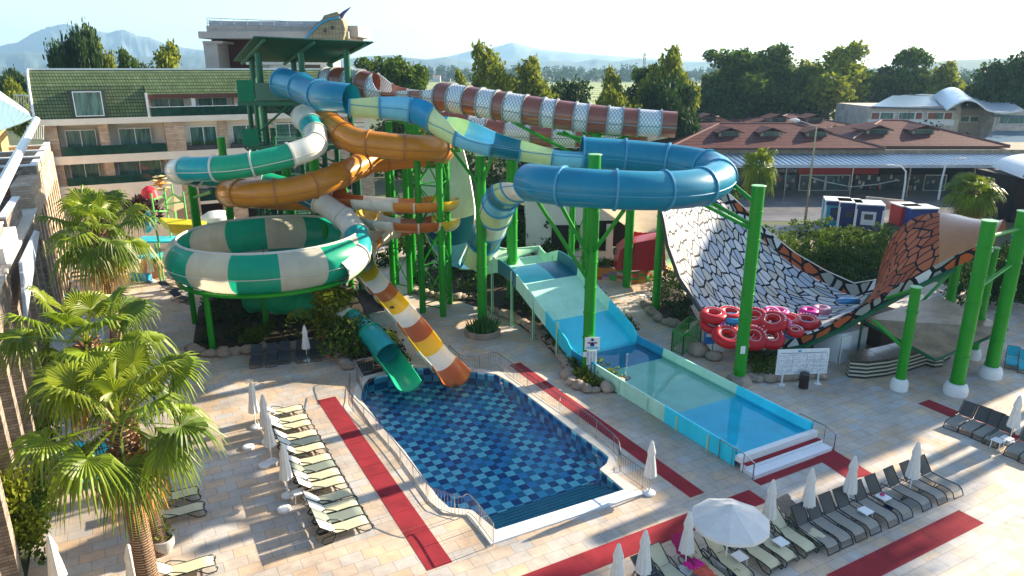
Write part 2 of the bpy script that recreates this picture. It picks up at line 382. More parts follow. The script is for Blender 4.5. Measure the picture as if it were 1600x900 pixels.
def water(name,tint,rough=.03,bstr=.25,bsc=2.2,ior=1.33):
    m=bpy.data.materials.new(name); m.use_nodes=True; n=m.node_tree; N=n.nodes; L=n.links; N.clear()
    o=N.new('ShaderNodeOutputMaterial'); t=N.new('ShaderNodeBsdfTransparent'); t.inputs[0].default_value=(*tint,1)
    gl=N.new('ShaderNodeBsdfGlossy'); gl.inputs['Roughness'].default_value=rough
    fr=N.new('ShaderNodeFresnel'); fr.inputs[0].default_value=ior
    tc=N.new('ShaderNodeTexCoord'); nz=N.new('ShaderNodeTexNoise'); nz.inputs['Scale'].default_value=bsc; nz.inputs['Detail'].default_value=3; L.new(tc.outputs['Object'],nz.inputs['Vector'])
    b=N.new('ShaderNodeBump'); b.inputs['Strength'].default_value=bstr; b.inputs['Distance'].default_value=.06; L.new(nz.outputs['Fac'],b.inputs['Height'])
    L.new(b.outputs[0],gl.inputs['Normal']); L.new(b.outputs[0],fr.inputs['Normal'])
    mx=N.new('ShaderNodeMixShader'); L.new(fr.outputs[0],mx.inputs[0]); L.new(t.outputs[0],mx.inputs[1]); L.new(gl.outputs[0],mx.inputs[2]); L.new(mx.outputs[0],o.inputs[0])
    return m
flat('pool_water',offset_loop(POOL,-.004),[],-.10,water('water',(.90,.99,1.),.03,.5,3.))['kind']='structure'
cop=M('coping_stone',(.62,.57,.49),.6,.08,2.)
cw=M('white_grating',(.66,.70,.74),.5,.06,6.)
mb=MB(); O=offset_loop(POOL,[.9 if i<2 else .42 for i in range(k)])
for i in range(k):
    j=(i+1)%k; mb.cur=1 if i==0 else 0
    a,b,c,d=POOL[i],POOL[j],O[j],O[i]; z0,z1=.004,.07
    mb.add([(q.x,q.y,z1) for q in (a,b,c,d)]+[(q.x,q.y,z0) for q in (a,b,c,d)],[(0,1,2,3),(3,2,6,7),(1,0,4,5)])
mb.build('pool_coping',[cop,cw])['kind']='structure'
# outer raised kerb and grating band in front
# ------------------------------------------------------------------ red carpets
def carpet(a0,a1,b0,b1,label,z=.012,skip=None):
    mb=MB(); k=max(1,int(max(b1-b0,a1-a0)/2.6)); lng=(b1-b0)>(a1-a0)
    for i in range(k):
        if lng: mb.gbox(a0,a1,b0+(b1-b0)*i/k,b0+(b1-b0)*(i+1)/k-.02,.003,z)
        else: mb.gbox(a0+(a1-a0)*i/k,a0+(a1-a0)*(i+1)/k-.02,b0,b1,.003,z)
    return tag(mb.build('carpet_runner',RED),label,'carpet','red carpet runners on the deck')
carpet(7.75,8.75,20.5,36.4,'long red carpet runner left of the big pool beside the tan loungers')
carpet(19.35,20.15,19.4,35.6,'red carpet runner along the right side of the big pool rail')
carpet(10.2,22.0,17.6,18.62,'red carpet runner crossing the foreground in front of the pool steps, behind the umbrellas')
carpet(20.3,28.5,12.35,13.35,'wide red carpet runner in the sunny bottom right foreground')
tag(MB().slab([gz(u,v,.014) for u,v in ((1040,561),(1326,749),(1365,741),(1056,552))],.012,Vector((0,0,1))).build('carpet_runner',RED),'dark red carpet runner along the right side of the water slide lane','carpet','red carpet runners on the deck')
carpet(36.4,37.4,13.4,20.2,'red carpet runner passing under the black loungers at the right edge')
carpet(22.7,28.1,18.62,19.05,'narrow red carpet strip at the foot of the white steps')
carpet(-2.2,-1.4,50,64,'red carpet runner far left beyond the green and white bowl')
# ================================================================== LANE SLIDE (coloured sections, flat run-out, steps)
def gel(name,col,**k): return M(name,col,.32,.13,.7,coat=.22,streak=True,**k)
C_DB=gel('gel_deep_blue',(.003,.13,.20)); C_MB=gel('gel_blue',(.008,.25,.46)); C_CY=gel('gel_cyan',(.03,.58,.74)); C_LB=gel('gel_light_blue',(.16,.50,.68))
C_PG=gel('gel_pale_green',(.42,.66,.47)); C_YG=gel('gel_yellow_green',(.56,.68,.33)); C_WH=gel('gel_ivory',(.72,.69,.58)); C_TQ=gel('gel_turquoise',(.01,.33,.32))
C_GR=gel('gel_green',(.01,.33,.16)); C_OR=gel('gel_orange',(.62,.22,.03)); C_BR=gel('gel_brown_orange',(.42,.11,.02)); C_YE=gel('gel_yellow',(.75,.48,.02)); C_PQ=gel('gel_pale_aqua',(.46,.80,.62))
# (b, z, left a, right a) profile of the lane going up from the pool-side end
prof=[(20.3,.32,22.8,28.0),(25.2,.32,22.8,28.0),(31.3,.32,22.8,28.0),(33.9,.36,22.8,28.0),(34.6,.75,22.8,28.0),(37.0,1.75,22.8,28.0),(38.6,2.35,22.8,28.0),(40.9,3.25,22.8,28.0),(42.2,3.6,22.8,28.0),(43.6,3.7,22.8,28.0),(44.8,3.35,22.85,28.2),(46.4,2.85,22.9,28.6),(48.4,2.9,22.9,29.2)]
C_CF=gel('gel_bright_cyan',(.03,.72,.90))
secs=[(0,1,C_CF,'bright cyan flooded section'),(1,2,C_PQ,'pale aqua flooded section'),(2,3,C_MB,'deep blue flooded section'),(3,5,C_CY,'cyan slope section'),(5,7,C_PQ,'pale aqua slope section'),(7,9,C_DB,'dark blue section over the hump'),(9,12,C_PQ,'pale green dip section')]
lane=thing('water_slide_lane','wide blue and pale green slide lane running down to the white steps','water slide',g(25.4,30,0))
WT=.16
for i0,i1,mt,lb in secs:
    mb=MB()
    P=crom(prof[i0:i1+1] if False else prof,6)[i0*6:i1*6+1]
    bed=[[g(l+WT,b,z),g((l+r)/2,b,z),g(r-WT,b,z)] for b,z,l,r in P]
    mb.grid(bed)
    for side in (0,1):
        rows=[]
        for b,z,l,r in P:
            h=.62 if b<34 else .75
            s=1 if side==0 else -1; a=l if side==0 else r
            rows.append([g(a+s*WT*1.15,b,z),g(a+s*WT*.8,b,z+h*.7),g(a+s*WT*.6,b,z+h),g(a,b,z+h),g(a,b,z-.28 if b>34 else max(z-.3,.01))])
        mb.grid(rows)
    o=mb.build('lane_section',mt,lane,smooth=True); o['label']=lb
for b in (22,24.2,26.5,29,31.5,35.5,38.5,41.5,44.5):
    z=[p[1] for p in prof if p[0]>=b][0]
    for a in (22.8,28.0):
        mb=MB().gbox(a-.08,a+.08,b-.05,b+.05,.005,z+.5); mb.build('flange' ,C_PG,lane)
        if z>1:
            MB().bar(g(a,b,0),g(a,b,z-.2),.07).build('leg',GREEN,lane)
wl=flat('lane_water',[g(22.97,20.3),g(27.83,20.3),g(27.83,34.0),g(22.97,34.0)],[],.47,water('lane_water',(.90,1.,1.),.02,.12,1.6,1.22),None); wl['kind']='structure'
mb=MB().gbox(22.8,28.0,19.98,20.28,.35,.62); mb.build('end_wall',WHITE,lane)
# steps with red treads
st=thing('entry_steps','white steps with red treads at the end of the slide lane','steps',g(25.4,19.6))
st['label']='white steps with red treads at the low end of the slide lane'
ws=M('white_step',(.80,.80,.82),.55,.04)
for a0,a1,b0,b1,z in ((22.85,27.95,19.62,19.975,.34),):
    MB().gbox(a0,a1,b0,b1,.006,z).build('step',ws,st)
    MB().gbox(a0+.05,a1-.05,b0+.02,b1-.06,z+.002,z+.014).build('tread_mat',RED,st)
MB().gbox(22.85,27.95,19.08,19.60,.006,.2).build('step',ws,st)
# ------------------------------------------------------------------ steel rails
def rail(pts,name,label,h=1.0,sp=.16,group='steel pool fences',bars=True,r=.022,mat=STEEL):
    P=[Vector(p) for p in pts]; t=thing(name,label,'railing',P[0],group)
    S=[tuple(p) for p in P]
    S=crom(S,5) if len(S)>2 and bars else S
    S=[Vector(p) for p in S]; up=Vector((0,0,h))
    MB().tube([p+up for p in S],r,6).build('top_rail',mat,t)
    MB().tube([p+Vector((0,0,.12)) for p in S],r*.7,5).build('bottom_rail',mat,t)
    d=0; L=sum((S[i+1]-S[i]).length for i in range(len(S)-1)); mb=MB(); acc=0; nxt=0; cnt=0
    post=[]
    for i in range(len(S)-1):
        seg=(S[i+1]-S[i]).length
        while nxt<=acc+seg+1e-6:
            q=S[i].lerp(S[i+1],(nxt-acc)/max(seg,1e-6))
            if cnt%10==0: post.append(q)
            else: mb.bar(q+Vector((0,0,.12)),q+up,.009,4)
            nxt+=sp; cnt+=1
        acc+=seg
    post.append(S[-1])
    mb.build('balusters',mat,t)
    for q in post[:60]: MB().bar(q,q+up,r*.95,6).build('post',mat,t)
    return t
rail([gz(*q) for q in ((548,606),(547,625),(548,640),(592,687),(632,738),(670,789),(682,797),(700,804),(722,809),(736,807),(771,852))],'pool_railing','steel railing along the left side of the big pool')
rail([gz(*q) for q in ((584,582),(563,587),(557,593),(568,616))],'pool_railing','short steel railing at the back left corner of the pool beside the green chute')
rail([gz(*q) for q in ((702,562),(722,580),(738,580),(772,574),(800,592),(850,628),(915,672),(945,697),(964,716),(968,735),(975,744),(1006,766),(1014,772))],'pool_railing','steel railing along the right side of the big pool')
def hand(pts,label):
    t=thing('handrail',label,'handrail',pts[0],'steel handrails at the white steps')
    top=[Vector(p)+Vector((0,0,1.0 if i<len(pts)-1 else .85)) for i,p in enumerate(pts)]
    MB().tube([pts[0]]+top+[pts[-1]],.028,6).build('rail',STEEL,t)
    for p,q in zip(pts[1:-1],top[1:-1]): MB().bar(p,q,.02).build('post',STEEL,t)
hand([g(22.72,21.2,.0),g(22.72,20.4,.0),g(22.72,19.7,.0),g(22.72,19.1,0)],'steel handrail on the left of the white steps')
hand([g(28.12,21.2,.0),g(28.12,20.4,.0),g(28.12,19.7,.0),g(28.12,19.1,0)],'steel handrail on the right of the white steps')
# ================================================================== TUBE / CHUTE BUILDER
def frames(P):
    T=[]
    for i in range(len(P)):
        t=(P[min(i+1,len(P)-1)]-P[max(i-1,0)]).normalized(); T.append(t)
    out=[]
    for t in T:
        side=t.cross(Z3)
        if side.length<.05: side=out[-1][0] if out else Vector((1,0,0))
        side.normalize(); up=side.cross(t).normalized(); out.append((side,up,t))
    return out
def slide(name,label,pts,cols,cat='water slide',span=8,fl=None,base=None,seam=True,thick=.05,nseg=22,matlabels=None,seclen=None,part='tube_section'):
    """pts: (u,v,Y,r,a0,a1) angles in degrees measured from the bottom of the tube; cols: materials repeated along it"""
    W=[tuple(at(u,v,Y))+(r,a0,a1) for (u,v,Y,r,a0,a1) in pts]
    S=crom(W,span); P=[Vector(s[:3]) for s in S]; FR=frames(P)
    root=thing(name,label,cat,(P[0].x,P[0].y,0) if base is None else base)
    L=[0]
    for i in range(1,len(P)): L.append(L[-1]+(P[i]-P[i-1]).length)
    total=L[-1]; ns=len(cols); bounds=[0]
    for kk in range(1,ns): 
        tgt=total*kk/ns; bounds.append(min(range(len(L)),key=lambda i:abs(L[i]-tgt)))
    bounds.append(len(L)-1)
    def ring(i,dr,a0,a1,n):
        c=P[i]; sd,up,t=FR[i]; r=S[i][3]+dr
        return [c+(sd*math.sin(a)-up*math.cos(a))*r for a in [R(a0+(a1-a0)*j/n) for j in range(n+1)]]
    for kk in range(ns):
        i0,i1=bounds[kk],bounds[kk+1]
        if i1<=i0: continue
        mb=MB(); rows=[]; uvs=[]
        for i in range(i0,i1+1):
            a0,a1=S[i][4],S[i][5]
            o=ring(i,0,a0,a1,nseg); inn=ring(i,-thick,a0,a1,nseg)[::-1]
            rr=o+inn+[o[0]]; rows.append(rr)
            uvs+= [(L[i],(a0+(a1-a0)*j/nseg)/360*2*PI*S[i][3]) for j in range(nseg+1)]+[(L[i],(a0+(a1-a0)*(nseg-j)/nseg)/360*2*PI*S[i][3]) for j in range(nseg+1)]+[(L[i],0)]
        mb.grid(rows,uvs); mb.build(part if S[i0][5]-S[i0][4]>300 else 'chute_section',cols[kk],root,smooth=True,auto=50)
        if fl is not None:
            i=i0 if kk else i0; a0,a1=S[i][4],S[i][5]; mb=MB(); c,(sd,up,t)=P[i],FR[i]; r=S[i][3]
            q=[]
            for ds,dr in ((-.06,-.01),(-.06,.09),(.06,.09),(.06,-.01)):
                q.append([c+t*ds+(sd*math.sin(a)-up*math.cos(a))*(r+dr) for a in [R(a0+(a1-a0)*j/nseg) for j in range(nseg+1)]])
            mb.grid(q); mb.build('flange',fl,root,smooth=True,auto=30)
    if seam and fl is not None:
        for sg in (1,-1):
            mb=MB(); pl=[]
            for i in range(len(P)):
                sd,up,t=FR[i]; a=R(max(min(80*sg,S[i][5]-8),S[i][4]+8)); pl.append(P[i]+(sd*math.sin(a)-up*math.cos(a))*(S[i][3]+.01))
            mb.tube(pl,.03,5); mb.build('seam',fl,root)
    return root,P,S
FBL=M('flange_blue',(.06,.28,.44),.45,.1); FOR=M('flange_orange',(.40,.16,.04),.45,.1); FWH=M('flange_ivory',(.62,.60,.52),.45,.1)
T0,T1=-180,180
C_BL=gel('gel_tube_blue',(.004,.19,.30))
# 1: blue slide from tower: closed start
slide('blue_slide','blue tube slide start on the green tower that opens into a chute',
  [(444,130,53.6,1.0,T0,T1),(466,135,51.6,.97,T0,T1),(490,146,49.2,.95,T0,T1),(520,151,47.2,.95,T0,T1),(549,155,46.5,.95,T0,T1)],[C_BL,C_BL,C_BL],fl=FBL)
slide('open_blue_chute','open chute banded pale green and blue between the tower tube and the big loop',
  [(548,158,46.6,.95,-85,100),(590,162,46.8,.95,-78,118),(640,166,46.8,1.0,-78,128),(675,178,46.5,1.05,-80,138),(700,192,45.9,1.1,-105,118),(730,208,45.5,1.05,-128,88),(770,220,45.2,1.0,-118,85),(820,229,45.2,.95,-105,85),(870,236,45.1,.95,-88,88),(912,239,45,.95,-88,88)],
  [C_YG,C_LB,C_MB,C_YG,C_LB,C_DB,C_YG,C_LB],fl=FBL)
lr,LP,LS=slide('blue_loop_tube','big closed blue tube curling through a full loop at right',
  [(910,239,45,1.0,T0,T1),(985,244,45,1.0,T0,T1),(1050,251,44.5,1.0,T0,T1),(1096,259,43.3,1.0,T0,T1),(1120,269,41.6,1.0,T0,T1),(1118,282,39.4,1.0,T0,T1),(1085,294,37.5,1.0,T0,T1),(1030,298,36.4,1.0,T0,T1),(970,297,36,1.0,T0,T1),(900,293,36.3,1.0,T0,T1),(852,288,37.2,1.0,T0,T1),(828,284,38.6,1.0,T0,T1)],
  [C_BL]*9,fl=FBL)
slide('checkered_blue_chute','open banded pale green, white and blue chute dropping steeply from the big loop',
  [(830,284,38.5,.98,-88,88),(812,286,40,1.0,-95,90),(795,294,42.5,1.05,-100,90),(782,312,45.5,1.1,-110,85),(772,338,48,1.15,-110,82),(757,372,50.3,1.2,-95,82),(740,402,51.6,1.2,-80,80)],
  [C_WH,C_YG,C_DB,C_LB,C_YG,C_WH,C_DB,C_YG],fl=FBL)
# tall half-pipe wall the riders shoot up
def sheet(name,rowsL,rowsR,mats,parent,cuts,sag=.4,nx=12,thick=.08,uvscale=1.,edge=None,uv=False,part='panel'):
    S=crom([tuple(l)+tuple(r) for l,r in zip(rowsL,rowsR)],8); n=len(S)-1
    def pt(s,j,off=0):
        l=Vector(s[:3]); r=Vector(s[3:]); t=j/nx; return l.lerp(r,t)
    rows=[]; 
    for i,s in enumerate(S):
        l=Vector(s[:3]); r=Vector(s[3:])
        s2=S[min(i+1,n)]; s1=S[max(i-1,0)]
        tg=((Vector(s2[:3])+Vector(s2[3:]))-(Vector(s1[:3])+Vector(s1[3:]))).normalized(); nn=(r-l).cross(tg).normalized()
        if nn.z<0: nn=-nn
        rows.append((l,r,nn))
    top=[];bot=[]
    for l,r,nn in rows:
        q_=sag(len(top)/max(n,1)) if callable(sag) else sag; sg=[ (1-(2*j/nx-1)**2)*q_ for j in range(nx+1)]
        top.append([l.lerp(r,j/nx)-nn*sg[j] for j in range(nx+1)]); bot.append([l.lerp(r,j/nx)-nn*(sg[j]+thick) for j in range(nx+1)])
    L=[0]
    for i in range(1,len(rows)): L.append(L[-1]+((rows[i][0]+rows[i][1])/2-(rows[i-1][0]+rows[i-1][1])/2).length)
    for kk in range(len(cuts)-1):
        i0,i1=int(cuts[kk]*n),int(cuts[kk+1]*n); mb=MB(); rr=[];uvs=[]
        for i in range(i0,i1+1):
            rr.append(top[i]+bot[i][::-1]+[top[i][0]]); wd=(rows[i][0]-rows[i][1]).length
            uvs+=[(L[i],wd*j/nx) for j in range(nx+1)]+[(L[i],wd*(nx-j)/nx) for j in range(nx+1)]+[(L[i],0)]
        mb.grid(rr,uvs); mb.build(part,mats[kk%len(mats)],parent,smooth=True,auto=55)
    if edge:
        for e in (0,-1): MB().tube([t[e]+nn*.03 for t,(l,r,nn) in zip(top,rows)],.06,6).build('edge_rail',edge,parent)
    return top
bw=thing('wall_slide','tall curved slide wall in pale green, dark blue and light blue beside the lattice tower','water slide',at(705,410,56)*1)
bw.location.z=0; ORG[bw.name]=Vector(bw.location)
Lp=[at(676,236,60),at(664,262,59.5),at(658,300,58.3),at(660,345,57),at(668,372,56),at(684,398,54.6),at(704,415,52.6)]
Rp=[at(722,228,59),at(730,258,58),at(738,300,56.5),at(742,335,55),at(738,365,54),at(726,392,52.8),at(716,412,52.)]
sheet('w',Lp,Rp,[C_PG,C_DB,C_LB],bw,[0,.5,.74,1.],sag=.5,edge=C_WH)
# flare linking the wall, the chute and the lane
fw=thing('slide_basin','light blue and green curved basin joining the wall slide to the lane','water slide',at(760,400,50)*1); fw.location.z=0; ORG[fw.name]=Vector(fw.location)
Lq=[at(718,420,52.2),at(738,420,51.4),at(760,408,50.9),g(22.92,48.35,3.5)]
Rq=[at(752,352,55.2),at(765,362,55.4),at(782,388,54.6),g(29.2,48.35,3.6)]
sheet('f',Lq,Rq,[C_LB,C_PG],fw,[0,.55,1.],sag=.62,edge=C_PG)
# ------------------------------------------------------------------ snake patterned tube
def net(name,c1,c2,fx=4.4,fy=2.7,w=.075):
    m,n,p=newmat(name); N=n.nodes;L=n.links
    uv=N.new('ShaderNodeUVMap'); sp=N.new('ShaderNodeSeparateXYZ'); L.new(uv.outputs[0],sp.inputs[0])
    def mth(op,a,b=None):
        x=N.new('ShaderNodeMath'); x.operation=op
        for i,q in enumerate((a,b)):
            if q is None: continue
            if isinstance(q,(int,float)): x.inputs[i].default_value=q
            else: L.new(q,x.inputs[i])
        return x.outputs[0]
    u=mth('MULTIPLY',sp.outputs[0],fx); v=mth('MULTIPLY',sp.outputs[1],fy)
    def ln(q): return mth('LESS_THAN',mth('ABSOLUTE',mth('SUBTRACT',mth('FRACT',q),.5)),w)
    k=mth('MAXIMUM',ln(mth('ADD',u,v)),ln(mth('SUBTRACT',u,v)))
    mx=N.new('ShaderNodeMix'); mx.data_type='RGBA'; L.new(k,mx.inputs[0]); mx.inputs[6].default_value=(*c1,1); mx.inputs[7].default_value=(*c2,1)
    L.new(mx.outputs[2],p.inputs['Base Color']); p.inputs['Roughness'].default_value=.3; p.inputs['Coat Weight'].default_value=.4
    return m
SN_W=net('snake_white',(.68,.70,.70),(.09,.12,.14)); SN_B=net('snake_brown',(.30,.075,.035),(.10,.05,.04))
FSN=M('flange_snake',(.25,.27,.27),.45,.1)
slide('snake_tube','upper brown and white snake patterned tube ending open above the blue loop',
 [(512,127,57.5,1.0,T0,T1),(540,127,56.5,1.0,T0,T1),(575,133,55.5,1.0,T0,T1),(600,140,55,1.05,-120,90),(640,143,54.5,1.05,-95,95),(686,150,53.5,1.05,-120,120),(700,152,53,1.0,T0,T1),(760,162,51.5,1.0,T0,T1),(850,176,50,.98,T0,T1),(950,188,49,.92,T0,T1),(1056,195,48.4,.85,T0,T1)],
 [SN_W,SN_B]*12,fl=FSN,span=10)
slide('snake_tube','lower brown and white snake patterned tube half hidden under the upper one',
 [(560,158,60,1.0,T0,T1),(640,175,59.5,1.0,T0,T1),(760,203,58.5,1.0,T0,T1),(830,210,58,1.0,T0,T1),(900,211,57.5,1.0,T0,T1),(980,206,57,1.0,T0,T1),(1040,196,57,1.0,T0,T1)],
 [SN_B,SN_W]*7,fl=FSN)
# ------------------------------------------------------------------ green / ivory tube to the bowl
slide('ivory_green_tube','ivory and green tube slide curling from the tower round to the bowl',
 [(476,184,53.6,.9,T0,T1),(485,195,51.8,.82,T0,T1),(494,212,49.2,.76,T0,T1),(488,229,46.6,.76,T0,T1),(462,240,45.7,.76,T0,T1),(425,250,45,.76,T0,T1),(375,260,44.5,.76,T0,T1),(325,264,44.5,.76,T0,T1),(288,265,45.2,.76,T0,T1),(279,268,47,.76,T0,T1),(295,272,48.5,.76,T0,T1),(345,276,50.5,.76,T0,T1),(410,284,51.2,.76,T0,T1),(470,302,51,.76,T0,T1),(515,325,50,.78,T0,T1),(548,352,48.4,.8,T0,T1),(560,380,46.6,.85,T0,T1),(552,405,44.8,.9,T0,T1),(528,425,43.2,.85,T0,T1)],
 [C_WH,C_TQ,C_WH,C_WH,C_GR,C_GR,C_TQ,C_WH,C_DB,C_TQ,C_WH,C_GR,C_DB,C_WH,C_WH,C_TQ,C_WH],fl=FWH)
# ------------------------------------------------------------------ orange tube + open chute
OT=gel('gel_orange_tube',(.55,.20,.015))
slide('orange_tube','closed orange tube slide coiling below the tower',
 [(510,188,53.6,.9,T0,T1),(526,204,50.6,.87,T0,T1),(555,220,48.2,.85,T0,T1),(600,227,47.8,.85,T0,T1),(650,231,48,.85,T0,T1),(684,232,49.3,.85,T0,T1),(690,236,51.5,.85,T0,T1),(660,243,53,.85,T0,T1),(610,248,53,.85,T0,T1),(572,254,51.5,.85,T0,T1),(540,270,49,.85,T0,T1),(500,286,47,.85,T0,T1),(450,298,45.8,.85,T0,T1),(400,302,45.5,.85,T0,T1),(368,302,46.5,.85,T0,T1),(362,303,48.8,.85,T0,T1),(400,307,51,.85,T0,T1),(460,311,52,.85,T0,T1),(510,309,51.5,.85,T0,T1),(532,307,51,.85,T0,T1)],
 [OT]*17+[C_BR],fl=FOR)
slide('striped_orange_chute','open white, orange and yellow chute coiling down and plunging into the big pool',
 [(532,307,51,.82,-92,92),(580,311,50.2,.82,-92,92),(640,315,49.8,.82,-95,92),(690,313,50.5,.82,-110,90),(700,310,52.5,.82,-110,90),(670,313,54.5,.82,-110,90),(620,318,55,.82,-110,90),(585,324,54,.82,-110,90),(572,332,52,.82,-110,90),(590,341,50.3,.82,-92,92),(640,346,49.6,.82,-92,92),(690,344,50.3,.82,-110,90),(700,342,52.4,.82,-110,90),(670,346,54.5,.82,-110,90),(620,354,54.5,.82,-110,90),(585,370,52,.82,-110,90),(565,394,49,.84,-105,88),(572,420,46.6,.85,-85,88),(605,455,44,.88,-80,80),(640,495,41.8,.9,-80,80),(675,540,39.7,.92,-80,80),(700,567,38.6,.95,-82,82),(712,582,37.6,1.0,-82,82)],
 [C_BR,C_WH,C_WH,C_OR,C_OR,C_YE,C_YE,C_WH,C_OR,C_OR,C_BR,C_YE,C_YE,C_YE,C_WH,C_WH,C_BR,C_BR,C_YE,C_YE,C_WH,C_OR,C_OR,C_BR,C_WH,C_WH,C_OR,C_YE,C_WH,C_YE,C_WH,C_BR,C_YE,C_WH,C_BR,C_YE,C_WH,C_BR],fl=FWH,seam=False,span=8)
# ------------------------------------------------------------------ green exit tube and chute
slide('green_exit_tube','dark green tube leaving the underside of the bowl through the shrubs',
 [(395,468,47,.85,T0,T1),(440,470,46,.9,T0,T1),(485,478,45,.85,T0,T1),(530,492,44,.75,T0,T1),(560,508,42.8,.72,T0,T1),(585,528,41.4,.74,T0,T1),(606,553,40.2,.80,T0,T1)],
 [C_GR,C_GR,C_GR,C_WH,C_TQ,C_TQ],fl=C_GR,seam=False)
slide('green_exit_chute','open bright green chute at the mouth of the green tube over the pool',
 [(604,549,40.3,.80,-90,90),(614,560,39.1,.80,-80,80),(624,571,37.9,.80,-74,74),(631,581,37.0,.82,-72,72),(638,592,36.2,.84,-70,70)],
 [gel('gel_emerald',(.01,.42,.20))]*2,fl=C_GR,seam=False)
# ------------------------------------------------------------------ bowl
bc=Vector((-16.2,46.6,0)); bowl=thing('bowl_slide','large round green and ivory checkered bowl slide on green legs','water slide',bc)
op=[(5.82,6.95),(6.22,6.75),(6.60,6.2),(6.68,5.6),(6.40,4.95),(5.8,4.5)]; cp=[(5.8,4.5),(4.2,4.3),(2.4,4.15),(1.0,3.9)]
gb=gel('bowl_green',(.01,.42,.26),transl=.42); wb=gel('bowl_ivory',(.70,.65,.52),transl=.42)
NS=14
for (pr,nm,off) in ((op,'wall_panel',0),(cp,'floor_panel',1)):
    pr2=[p for p in crom(pr,3)]
    for s in range(NS):
        mb=MB(); rows=[]
        for (r,z) in pr2: rows.append([bc+Vector((r*math.cos(a),r*math.sin(a),z)) for a in [2*PI*(s+j/5+.35)/NS for j in range(6)]])
        mb.grid(rows); mb.build(nm,gb if (s+off)%2==0 else wb,bowl,smooth=True)
for r,z,rr,mt in ((5.8,6.97,.09,FWH),(6.05,4.42,.14,GREEN),(6.74,5.6,.025,FWH)):
    MB().tube([bc+Vector((r*math.cos(2*PI*i/48),r*math.sin(2*PI*i/48),z)) for i in range(48)],rr,6,closed=True).build('rim' if z>6 else 'ring_beam',mt,bowl)
for i in range(12):
    a=2*PI*i/12; d=Vector((math.cos(a),math.sin(a),0)); MB().tube([bc+d*6.1+Vector((0,0,4.35)),bc+d*3.2+Vector((0,0,3.9)),bc+d*1.0+Vector((0,0,3.6))],.07,5).build('spoke',GREEN,bowl)
for (u,v) in ((333,548),(305,505),(418,524),(500,470),(528,470),(380,470),(455,462)):
    q=gz(u,v); MB().tube([q,(q.x,q.y,4.2)],.2,10).build('leg',GREEN,bowl)
MB().tube([gz(424,512),(gz(424,512).x,gz(424,512).y,5.9)],.04,6).build('drain_pipe',DGREY,bowl)
# ------------------------------------------------------------------ cobra half pipe
def scales(name,kind):
    m,n,p=newmat(name); N=n.nodes;L=n.links
    uv=N.new('ShaderNodeUVMap'); mp=N.new('ShaderNodeMapping'); L.new(uv.outputs[0],mp.inputs[0])
    mp.inputs['Scale'].default_value=(1.0,1.85,1) if kind=='white' else ((1.3,1.5,1) if kind=='brown' else (1.0,1.3,1))
    vo=N.new('ShaderNodeTexVoronoi'); vo.feature='DISTANCE_TO_EDGE'; vo.voronoi_dimensions='2D'; vo.inputs['Scale'].default_value=1.; vo.inputs['Randomness'].default_value=.95; L.new(mp.outputs[0],vo.inputs['Vector'])
    vc=N.new('ShaderNodeTexVoronoi'); vc.voronoi_dimensions='2D'; vc.inputs['Scale'].default_value=1.; vc.inputs['Randomness'].default_value=.95; L.new(mp.outputs[0],vc.inputs['Vector'])
    sp=N.new('ShaderNodeSeparateColor'); L.new(vc.outputs['Color'],sp.inputs[0])
    cr=N.new('ShaderNodeValToRGB'); cr.color_ramp.interpolation='CONSTANT'; e=cr.color_ramp.elements; L.new(sp.outputs[0],cr.inputs[0])
    if kind=='white': e[0].color=(.46,.49,.54,1); e[1].color=(.66,.65,.62,1); e[1].position=.4; x=e.new(.75); x.color=(.56,.52,.44,1)
    elif kind=='brown': e[0].color=(.36,.09,.04,1); e[1].color=(.45,.13,.06,1); e[1].position=.5
    else: e[0].color=(.45,.11,.035,1); e[1].color=(.66,.66,.66,1); e[1].position=.38; x=e.new(.7); x.color=(.33,.34,.30,1)
    th=N.new('ShaderNodeMath'); th.operation='LESS_THAN'; th.inputs[1].default_value=.085 if kind!='edge' else .12; L.new(vo.outputs['Distance'],th.inputs[0])
    mx=N.new('ShaderNodeMix'); mx.data_type='RGBA'; L.new(th.outputs[0],mx.inputs[0]); L.new(cr.outputs[0],mx.inputs[6]); mx.inputs[7].default_value=(.016,.017,.022,1)
    L.new(mx.outputs[2],p.inputs['Base Color']); p.inputs['Roughness'].default_value=.6; p.inputs['Specular IOR Level'].default_value=.04
    return m
SC_W=scales('scales_white','white'); SC_B=scales('scales_brown','brown'); SC_E=scales('scales_edge','edge')
OB=gel('gel_hood_orange',(.44,.18,.07))
cob=thing('cobra_slide','huge black and white snake scale half pipe rising to an orange brown hood at right','water slide',gz(1210,560))
Fp=[(1030,318,49),(1037,345,48.2),(1044,385,47),(1062,435,45.8),(1095,485,44.2),(1140,520,42.6),(1195,531,41.6),(1260,520,41.1),(1320,492,40.9),(1385,455,40.8),(1440,425,40.7),(1495,398,40.5),(1556,374,40)]
Bp=[(1118,305,56),(1140,322,55.5),(1165,345,55),(1198,378,54),(1240,412,53),(1288,440,52),(1332,460,50.5),(1366,455,49),(1374,420,47.6),(1395,368,46.2),(1440,336,45.3),(1500,336,44.6),(1572,362,43.4)]
Fw=[at(*q) for q in Fp]; Bw=[at(*q) for q in Bp]
sheet('cobra',Fw,Bw,[SC_W,SC_E,SC_B,OB],cob,[0,.60,.64,.885,1.],sag=lambda s:.55 if s<.68 else .55-1.5*(s-.68)/.32,nx=16,thick=.12,edge=None,part='half_pipe_panel')
